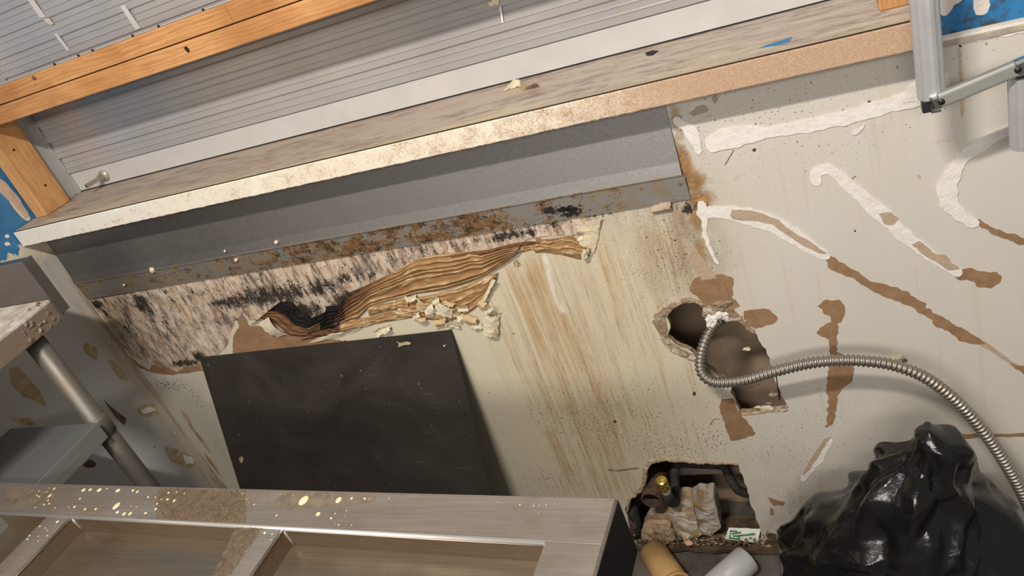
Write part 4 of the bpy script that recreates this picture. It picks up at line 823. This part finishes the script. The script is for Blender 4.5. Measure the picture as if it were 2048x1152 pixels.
def grit(name, test, n):
    vs = []; fs = []; k = 0
    while k < n:
        px, py = test(); p = G(px, py, ZF); u, v = uvof(p)
        if not ((0 < v < VB - .001) or any(a + .002 < u < b - .002 and v > VB for a, b in div)): continue
        s = random.uniform(.0005, .0013); b = len(vs); e = [random.uniform(.6, 1.4) for _ in range(6)]
        for i, (dx, dy, dz) in enumerate(((1, 0, .3), (-1, 0, .3), (0, 1, .3), (0, -1, .3), (0, 0, 1))): vs.append(p + V(dx * s * e[i], dy * s * e[i], max(0, dz - .3) * s * e[i] * 1.3))
        fs += [(b, b + 2, b + 4), (b + 2, b + 1, b + 4), (b + 1, b + 3, b + 4), (b + 3, b, b + 4)]; k += 1
    o = mesh_obj(name, vs, fs, M_GRIT, ft); tag(o, kind='stuff')
grit('dried_grit', lambda: (random.gauss(400, 50) if random.random() < .2 else random.uniform(312, 492), random.uniform(974, 1046)), 5600)
grit('dried_grit', lambda: (lambda t: (495 - t * 70 + random.uniform(0, 34), 1052 + t * 100))(random.random()), 1300)
grit('dried_grit', lambda: (random.uniform(0, 110), random.uniform(970, 1020)), 200)

# ================================================================ CONDUIT
cp = [W(1446, 634, .035), W(1440, 640, .020), W(1424, 655, -.004), W(1410, 682, -.020), W(1401, 715, -.034), W(1402, 742, -.046), W(1416, 759, -.056), W(1440, 765, -.062), (W(1490, 760, -.070)), W(1545, 744, -.076), W(1610, 728, -.080), W(1670, 721, -.082), W(1730, 722, -.084),
      W(1790, 731, -.086), W(1850, 755, -.088), W(1910, 800, -.090), W(1960, 855, -.092), W(2000, 910, -.094), W(2036, 970, -.096), W(2064, 1030, -.098), W(2085, 1090, -.10), W(2098, 1150, -.10), W(2110, 1250, -.10)]
pth = catmull(cp, 30); L = np.linalg.norm(np.diff(pth, axis=0), axis=1).sum(); pitch = .0078; nr = int(L / pitch); pp_ = resample(pth, nr * 8 + 1)
rad = np.array([.0092 + .0016 * max(-.55, math.sin(2 * PI * i / 8)) for i in range(len(pp_))])
cd_ = thing('flexible_conduit', tuple(cp[10]), 'ribbed grey metal conduit looping out of the torn wall hole toward the lower right', 'conduit')
tube('ribbed_hose', pp_, rad, M_COND, cd_, 16)
# plaster lump gripping the conduit where it enters
lump = thing('plaster_lump', tuple(W(1442, 625, 0)), 'white lump of plaster at the mouth of the hole where the conduit enters', 'plaster')
def lumpy(name, c, s, mat, parent, seed, sub=3, f=1., amp=.55):
    bm = bmesh.new(); bmesh.ops.create_icosphere(bm, subdivisions=sub, radius=1)
    for v in bm.verts:
        n = mnoise.fractal(v.co * 1.6 * f + Vector((seed * 7.3, 0, seed)), 1, 2.2, 4); v.co = v.co * (1 + amp * n); v.co = Vector((v.co.x * s[0], v.co.y * s[1], v.co.z * s[2]))
    bmesh.ops.translate(bm, verts=bm.verts, vec=Vector(c)); return bm_obj(name, bm, mat, parent)
lumpy('lump', W(1440, 624, .004), (.020, .010, .014), MP, lump, 3, 4); lumpy('lump', W(1424, 642, .000), (.010, .010, .016), MP, lump, 5, 4); lumpy('lump', W(1470, 634, .003), (.018, .008, .008), M_RIM, lump, 6, 3); lumpy('lump', W(1446, 606, -.002), (.018, .006, .007), M_RIM, lump, 8, 3)
# bits inside the slot
jb = thing('metal_slot_edge', tuple(W(1560, 780, .004)), 'thin dark metal edge standing in the right side of the slot below the conduit', 'metal edge')
bm_obj('edge_strip', box_bm(W(1556, 774, .004), (.002, .010, .060), .0004, Matrix.Rotation(.06, 3, 'Y')), M_DARK, jb)
ch = thing('plaster_crumbs', tuple(W(1530, 815, .0)), 'pale plaster chips lying on the bottom edge of the slot below the conduit', 'debris')
for i, (x, y, s) in enumerate(((1532, 815, .007), (1545, 788, .006), (1516, 814, .004), (1537, 806, .003), (1494, 698, .005))): lumpy('chip', W(x, y, .006 if i < 4 else .05), (s * 1.6, s * .8, s * .7), M_CREAM, ch, i + 11, 2)
fp = thing('paint_flap', tuple(W(1790, 715, 0)), 'small torn flap of cream paint curling off the wall above the conduit', 'paint flake')
curl('flap', [W(1768, 718, -.001), W(1800, 706, -.010), W(1813, 718, -.006), W(1800, 724, -.001)], M_CREAM, -.004, 9, fp, .0005, 77, 1)
curl('flap_back', [W(1782, 722, -.002), W(1812, 716, -.005), W(1814, 722, -.003), W(1800, 729, -.001)], MT, -.001, 7, fp, .0004, 78, 1)

# ================================================================ PIPES AND RUBBLE IN THE LOWER HOLE
dp = thing('drain_pipe_stub', tuple(W(1312, 960, .03)), 'thick rusty drain pipe stub with an open end in the lower wall hole', 'pipe')
dp1 = Vector(W(1303, 1002, -.022)); dpd = Vector((-.05, -1, -.04)).normalized(); dp0 = dp1 - dpd * .15
pipe_hollow('pipe', dp0, dp1, .0245, .0212, M_RUST, dp); tube('bore_shade_disc', [dp1 - dpd * .06, dp1 - dpd * .055], .0211, M_DARK, dp, 20)  # dark disc stands in for the shade deep inside the pipe
wp = thing('water_pipe', tuple(W(1350, 960, .04)), 'dark bent water pipe with a brass capped valve in the lower wall hole', 'pipe')
tube('pipe', catmull([W(1348, 1004, .012), W(1349, 990, .020), W(1350, 962, .034), W(1349, 940, .042), W(1354, 929, .050), W(1366, 926, .058), W(1400, 928, .064), W(1440, 930, .066), W(1450, 935, .066), W(1456, 948, .060), W(1470, 972, .05), W(1480, 982, .05), W(1500, 988, .06)], 8), .0105, M_IRON, wp, 14)
tube('elbow', [W(1350, 1004, .010), W(1343, 1002, -.012), W(1337, 993, -.030), W(1333, 984, -.038)], [.012, .014, .0125, .0105], M_IRON, wp, 16)
b0 = Vector(W(1333, 984, -.038)); b1 = Vector(W(1322, 960, -.050)); bd_ = (b1 - b0)
tube('thread_tape', [b0, b0 + bd_ * .30], .0100, M_WHITE, wp, 16)
tube('brass_cap', [b0 + bd_ * .30, b0 + bd_ * .34, b0 + bd_ * .62, b0 + bd_ * .64, b0 + bd_ * .70, b0 + bd_ * .72, b0 + bd_ * .95, b0 + bd_ * 1.0], [.010, .0128, .0128, .0108, .0108, .0135, .0130, .0105], M_BRASS, wp, 20)
lp = thing('broken_pipe', tuple(W(1270, 1040, .02)), 'corroded black pipe end at the left edge of the lower hole beside the table', 'pipe')
tube('pipe', [W(1258, 1002, .03), W(1264, 1024, .02), W(1268, 1042, .014), W(1274, 1066, .008)], [.016, .016, .0165, .017], M_IRON, lp, 14)
for i in range(9): lumpy('rust_scale', W(1264 + random.uniform(-6, 10), 1046 + random.uniform(-4, 24), -.004), (.006, .004, .005), M_RUST, lp, 30 + i, 2)
st1 = thing('rubble_block', tuple(W(1340, 1050, .02)), 'largest crumbling tan and cream rubble chunk on the sill of the lower hole', 'rubble')
M_R1 = mat_rock('cream_rubble', (.47, .37, .25), (.30, .18, .085), (.56, .49, .40)); M_R2 = mat_rock('grey_rubble', (.36, .33, .28), (.45, .41, .35), (.27, .18, .10))
def chunk(name, px, y0, th, mat, parent, seed):
    """a broken slab: outline in the wall's plane, real thickness, roughened"""
    q = ragged(np.array([W(x, y, y0)[[0, 2]] for x, y in px]), .008, .0020, seed); q[:, 1] = np.maximum(q[:, 1], .0285); bm = bmesh.new(); n = len(q)
    f = [bm.verts.new((a, y0, b)) for a, b in q]; es = [bm.edges.new((f[i], f[(i + 1) % n])) for i in range(n)]
    r_ = bmesh.ops.triangle_fill(bm, use_beauty=True, edges=es, normal=(0, -1, 0))
    bmesh.ops.subdivide_edges(bm, edges=[e for e in bm.edges if not e.is_boundary], cuts=3, use_grid_fill=True)
    bmesh.ops.triangulate(bm, faces=bm.faces)
    for v in bm.verts:
        d_ = float(np.min(np.hypot(q[:, 0] - v.co.x, q[:, 1] - v.co.z))); v.co.y -= min(1, d_ / .012) * (.003 + .010 * max(-.3, mnoise.fractal(v.co * 45 + Vector((seed, 0, 0)), .7, 2.3, 5)))
    bk = [bm.verts.new((a, y0 + th, b + .006)) for a, b in q]
    bm.faces.new(bk)
    o_ = [bm.verts.new((a, y0 + .0003, b)) for a, b in q]
    for i in range(n): bm.faces.new((o_[i], o_[(i + 1) % n], bk[(i + 1) % n], bk[i]))
    bmesh.ops.recalc_face_normals(bm, faces=bm.faces); return bm_obj(name, bm, mat, parent)
chunk('block', [(1322, 1030), (1340, 1012), (1358, 1004), (1378, 1004), (1386, 1012), (1394, 1045), (1402, 1070), (1380, 1084), (1344, 1080), (1330, 1086), (1306, 1086), (1288, 1076), (1284, 1066), (1298, 1044)], .010, .040, M_R1, st1, 1)
st2 = thing('rubble_block', tuple(W(1415, 1040, .02)), 'square grey rubble piece right of the tan chunk in the lower hole', 'rubble')
chunk('block', [(1382, 1006), (1398, 998), (1428, 995), (1434, 1020), (1442, 1056), (1420, 1074), (1398, 1066)], .016, .04, M_R2, st2, 2)
st3 = thing('rubble_block', tuple(W(1300, 1070, .0)), 'small orange brown rubble shard at the lower left of the hole', 'rubble')
chunk('block', [(1290, 1052), (1304, 1048), (1340, 1050), (1350, 1076), (1336, 1090), (1296, 1086), (1280, 1076)], -.006, .008, M_R1, st3, 3)
lab = thing('printed_label', tuple(W(1486, 1070, .004)), 'white label scrap with green print lying in the lower hole', 'label')
curl('label_sheet', [W(1449, 1078, -.004), W(1516, 1086, -.004), W(1521, 1058, .012), W(1458, 1055, .012)], simple('label_paper', (.66, .66, .60), .6, 0, 60, .08), -.003, 9, lab, .0003, 91, 1)
M_GREEN = simple('green_ink', (.02, .20, .08), .6)
def lseg(a, b, w):
    p = [np.array(W(x, y, -.004 + .016 * (1082 - y) / 26 - .0035)) for x, y in (a, b)]; tube('green_stroke', [p[0], p[1]], w, M_GREEN, lab, 5)
for a, b, w in (((1460, 1062), (1474, 1063), .0016), ((1464, 1068), (1482, 1065), .0016), ((1458, 1076), (1478, 1078), .0016), ((1462, 1062), (1459, 1076), .0013), ((1474, 1072), (1510, 1068), .0016), ((1476, 1072), (1480, 1077), .0013), ((1466, 1072), (1474, 1072), .0014)): lseg(a, b, w)
bp = thing('bottom_plate', (-.47, .04, 0), 'rotten dark timber sill along the foot of the wall below the lower hole', 'timber')
bm = bmesh.new(); bmesh.ops.create_grid(bm, x_segments=90, y_segments=10, size=.5)
for v in bm.verts:
    x = -.47 + v.co.x * .46; y = .034 + v.co.y * .092; fr = .5 - v.co.y
    v.co = Vector((x, y - (.006 * mnoise.noise(Vector((x * 30, 0, 3))) if fr > .9 else 0), .0215 + .005 * mnoise.fractal(Vector((x * 20, y * 70, 0)), .9, 2.1, 4)))
g_ = bmesh.ops.extrude_face_region(bm, geom=bm.faces[:]); bmesh.ops.translate(bm, verts=[v for v in g_['geom'] if isinstance(v, bmesh.types.BMVert)], vec=(0, 0, -.012)); bmesh.ops.recalc_face_normals(bm, faces=bm.faces)
bm_obj('sill_board', bm, M_ROT, bp); box('shim', (-.66, .05, .0004), (-.27, .078, .0068), M_ROT, bp, 0)
db = []; dfs = []
def debris():
    vs = []; fs = []
    for i in range(420):
        px = random.uniform(1262, 1545); py = random.gauss(1084, 5.5) if px < 1530 else random.gauss(1080, 9); y = random.uniform(-.012, .03); c = W(px, py, y); s = random.uniform(.0012, .0048); b = len(vs)
        c[2] = max(c[2], .0262 + s * .4)
        for k in range(6):
            ax = [(1, 0, 0), (-1, 0, 0), (0, 1, 0), (0, -1, 0), (0, 0, 1), (0, 0, -1)][k]; e = random.uniform(.5, 1.4); vs.append(c + V(*ax) * s * e * V(1.4, 1, .6))
        for a1 in (0, 1):
            for a2 in (2, 3):
                for a3 in (4, 5): fs.append((b + a1, b + a2, b + a3))
    return vs, fs
v_, f_ = debris(); o = mesh_obj('debris', v_, f_, mat_rock('mixed_debris', (.26, .19, .13), (.08, .05, .03), (.50, .40, .30))); tag(o, 'loose plaster and rubble crumbs along the rotten sill of the lower hole', 'debris', None, 'stuff')
pb = thing('pebble', tuple(W(1378, 1086, -.012)), 'round salmon pink pebble on the sill in front of the tan chunk', 'stone'); lumpy('stone', W(1378, 1086, -.012), (.010, .007, .006), simple('salmon_stone', (.62, .36, .24), .8, 0, 60, .2), pb, 4, 3, 1, .2)
mn = thing('mould_clump', tuple(W(1553, 1078, -.006)), 'dark crumbling hole of rotten plaster beside the black bag', 'debris'); lumpy('clump', W(1553, 1078, .004), (.026, .010, .022), mat_rock('rot', (.06, .04, .025), (.14, .09, .05), (.02, .015, .01)), mn, 12, 4)
# inside of the lower hole: torn board and dirty back
tag(box('trim_6', (-.598, .120, .125), (-.20, .149, .145), simple('pale_batten', (.42, .36, .29), .9, 0, 30, .3), None, .002), kind='structure')
# floor pipes
pv = thing('pvc_coupling', tuple(G(1335, 1150, .05)), 'tan plastic pipe coupling lying on the floor below the lower hole', 'pipe')
c0 = Vector(G(1318, 1122, .045)); c1 = Vector(G(1352, 1172, .052)); dd = (c1 - c0).normalized()
pipe_hollow('coupling', c0 - dd * .03, c1 - dd * .004, .034, .028, M_PVC, pv, 36); pipe_hollow('socket_collar', c1 - dd * .0045, c1 + dd * .002, .0365, .028, M_PVC, pv, 36)
pg_ = thing('pvc_pipe', tuple(G(1460, 1140, .04)), 'light grey plastic pipe offcut lying on the floor beside the tan coupling', 'pipe')
e0 = Vector(G(1425, 1180, .034)); e1 = Vector(G(1494, 1118, .034)); pipe_hollow('pipe', e0, e1, .032, .028, M_PVCG, pg_, 36)

# ================================================================ ALUMINIUM FOLDING ARM
fa = thing('folding_aluminium_arm', tuple(W(1865, 205, -.10)), 'silver fluted aluminium tube with hinged grey arm hanging at the upper right', 'frame')
yb = -.105; tb = W(1863, 192, yb); prof = [1 if k % 3 else .93 for k in range(24)]
tube('upright_tube', [V(tb[0], yb, tb[2]), V(tb[0], yb, tb[2] + .80)], .0172, M_ALU, fa, 24, True, prof, False)
bm_obj('hinge_bracket', box_bm((tb[0] - .006, yb, tb[2] - .0095), (.014, .022, .018), .002), M_BLACK, fa)
bm_obj('hinge_plate', box_bm((tb[0] + .003, yb - .010, tb[2] - .011), (.012, .003, .018), .001), M_CHROME, fa)
a0 = W(1868, 205, yb - .016); a1 = W(2052, 128, yb - .016)
def flatbar(name, p, q, w, th, mat, parent):
    p = Vector(p); q = Vector(q); d = (q - p); L = d.length; d.normalize(); yv = Vector((0, -1, 0)); yv = (yv - d * yv.dot(d)).normalized(); zv = d.cross(yv)
    bm = box_bm((0, 0, 0), (L, th, w), min(w, th) * .32, None, 3); Mx = Matrix((d, yv, zv)).transposed(); bmesh.ops.transform(bm, matrix=Mx.to_4x4(), verts=bm.verts); bmesh.ops.translate(bm, verts=bm.verts, vec=(p + q) / 2); return bm_obj(name, bm, mat, parent)
flatbar('cross_arm', a0, a1, .0205, .013, M_ARM, fa)
ad_ = Vector(a1 - a0).normalized()
for t in (.008, .205 if False else (Vector(a1) - Vector(a0)).length - .010):
    c = Vector(a0) + ad_ * t; tube('rivet', [c + Vector((0, -.006, 0)), c + Vector((0, -.0080, 0))], .0042, M_BLACK, fa, 12)
flatbar('arm_cap', Vector(a0) - ad_ * .004, Vector(a0) + ad_ * .010, .0212, .0138, M_CHROME, fa); flatbar('arm_cap', Vector(a1) - ad_ * .014, Vector(a1) + ad_ * .004, .0212, .0138, M_CHROME, fa)
t2 = W(2046, 150, yb); t3 = W(2055, 291, yb)
tube('lower_tube', [V(t2[0], yb, t3[2]), V(t2[0], yb, t2[2])], .0172, M_ALU, fa, 24, True, prof, False)
bm_obj('hinge_bracket', box_bm((t2[0], yb, t2[2] + .006), (.018, .022, .012), .002), M_BLACK, fa)

# ================================================================ BLUE WALL CHIPS
def upatch(px, seed): 
    q = ragged(np.array([W(x, y, .014)[[0, 2]] for x, y in px]), .005, .001, seed); plate_poly('bare_chip', [(a, .0142, b) for a, b in q], (0, -1, 0), .0012, mat_plaster('bare_chip', (.74, .66, .60)), bpy.data.objects['wall_upper'])
upatch([(1876, -8), (1926, -8), (1922, 4), (1908, 10), (1902, 22), (1890, 33), (1878, 26), (1874, 12)], 1); upatch([(1946, -6), (1980, -6), (1981, 8), (1976, 24), (1964, 31), (1952, 30), (1947, 14)], 2)

# ================================================================ BIN BAG
def bag():
    yc = -.235; left = [(1846, 872), (1822, 884), (1810, 902), (1780, 926), (1738, 946), (1700, 972), (1678, 1000), (1660, 1030), (1618, 1058), (1586, 1094), (1566, 1130), (1555, 1175), (1550, 1260), (1556, 1400)]
    right = [(1868, 868), (1900, 886), (1922, 890), (1934, 910), (1948, 944), (1975, 960), (1994, 990), (2010, 1016), (2030, 1044), (2052, 1060), (2072, 1090), (2086, 1130), (2092, 1250), (2086, 1400)]
    Lw = np.array([W(x, y, yc)[[0, 2]] for x, y in left]); Rw = np.array([W(x, y, yc)[[0, 2]] for x, y in right])
    zt0 = max(Lw[0, 1], Rw[0, 1]); nv, nu = 200, 280; vs = np.zeros((nv, nu, 3)); zsamp = zt0 * (1 - np.linspace(0, 1, nv) ** 1.15) + .0015
    lx_ = np.interp(-zsamp, -Lw[:, 1], Lw[:, 0]); rx_ = np.interp(-zsamp, -Rw[:, 1], Rw[:, 0])
    for i in range(nv):
        cx = (lx_[i] + rx_[i]) / 2; hx = (rx_[i] - lx_[i]) / 2; hy = min(.17, hx * .74 + .010); t = i / (nv - 1)
        if t > .9: k = 1 - .35 * ((t - .9) / .1) ** 2; hx *= k; hy *= k
        a = np.linspace(0, 2 * PI, nu, endpoint=False); ca, sa = np.cos(a), np.sin(a)
        vs[i] = np.stack([cx + hx * np.sign(ca) * np.abs(ca) ** .9, yc + .015 - hy * np.sign(sa) * np.abs(sa) ** .9, np.full(nu, zsamp[i])], 1)
    P = vs.reshape(-1, 3); r = np.random.default_rng(21); tri = lambda x: np.abs((x % 1) - .5) * 2
    warp = np.array([list(mnoise.noise_vector(Vector(p) * 5)) for p in P]); Q = P + warp * .045
    d = np.zeros(len(P))
    for k in range(26):
        n = r.normal(0, 1, 3); n /= np.linalg.norm(n); fq = 3.5 * (22 / 3.5) ** (k / 25); m_ = np.clip(.5 + 1.6 * np.sin(Q @ r.normal(0, 9, 3) + k), 0, 1) if k > 5 else 1; d += tri(Q @ n * fq + r.uniform()) * (.105 / fq) * m_
    ang = np.tile(np.linspace(0, 2 * PI, nu, endpoint=False), nv); tt = np.repeat(np.linspace(0, 1, nv), nu)
    d += tri(ang / (2 * PI) * 7 + 1.2 * tt + warp[:, 0] * .9) ** 1.4 * .020 * np.exp(-((tt - .22) / .2) ** 2) * np.clip(tt * 8, 0, 1)
    d += tri(tt * 6 + .9 * np.sin(ang * 2 + 1) + warp[:, 1] * .9) ** 2 * .014 * np.clip((tt - .25) * 4, 0, 1)
    c = np.stack([np.repeat((lx_ + rx_) / 2, nu), np.full(len(P), yc + .015), P[:, 2]], 1); out = P - c; out /= np.linalg.norm(out, axis=1)[:, None] + 1e-9
    d -= np.percentile(d, 86); amt = np.clip(tt * 6, .15, 1) * np.clip((1 - tt) * 8, 0, 1)
    P = P + out * (d * amt)[:, None] + np.stack([0 * d, 0 * d, 0 * d], 1)
    P[:, 1] = np.minimum(P[:, 1], -.016)
    fs = [(i * nu + j, (i + 1) * nu + j, (i + 1) * nu + (j + 1) % nu, i * nu + (j + 1) % nu) for i in range(nv - 1) for j in range(nu)]
    fs += [tuple(range(nu)), tuple((nv - 1) * nu + j for j in range(nu))[::-1]]
    o = mesh_obj('bin_bag', P, fs, M_BAG, None, True)
    m1 = o.modifiers.new('facets', 'DECIMATE'); m1.ratio = .062; m2 = o.modifiers.new('soft', 'SUBSURF'); m2.levels = 1; m2.render_levels = 1; m2.subdivision_type = 'CATMULL_CLARK'
    bpy.context.view_layer.update(); me_ = bpy.data.meshes.new_from_object(o.evaluated_get(bpy.context.evaluated_depsgraph_get())); o.modifiers.clear(); o.data = me_; me_.name = 'bin_bag'
    me_.polygons.foreach_set('use_smooth', [True] * len(me_.polygons)); me_.set_sharp_from_angle(angle=math.radians(24)); tag(o, 'shiny black plastic bin bag, full and crumpled, on the floor at lower right', 'bag')
    return o
bag()
cr = W(1743, 1014, -.40);
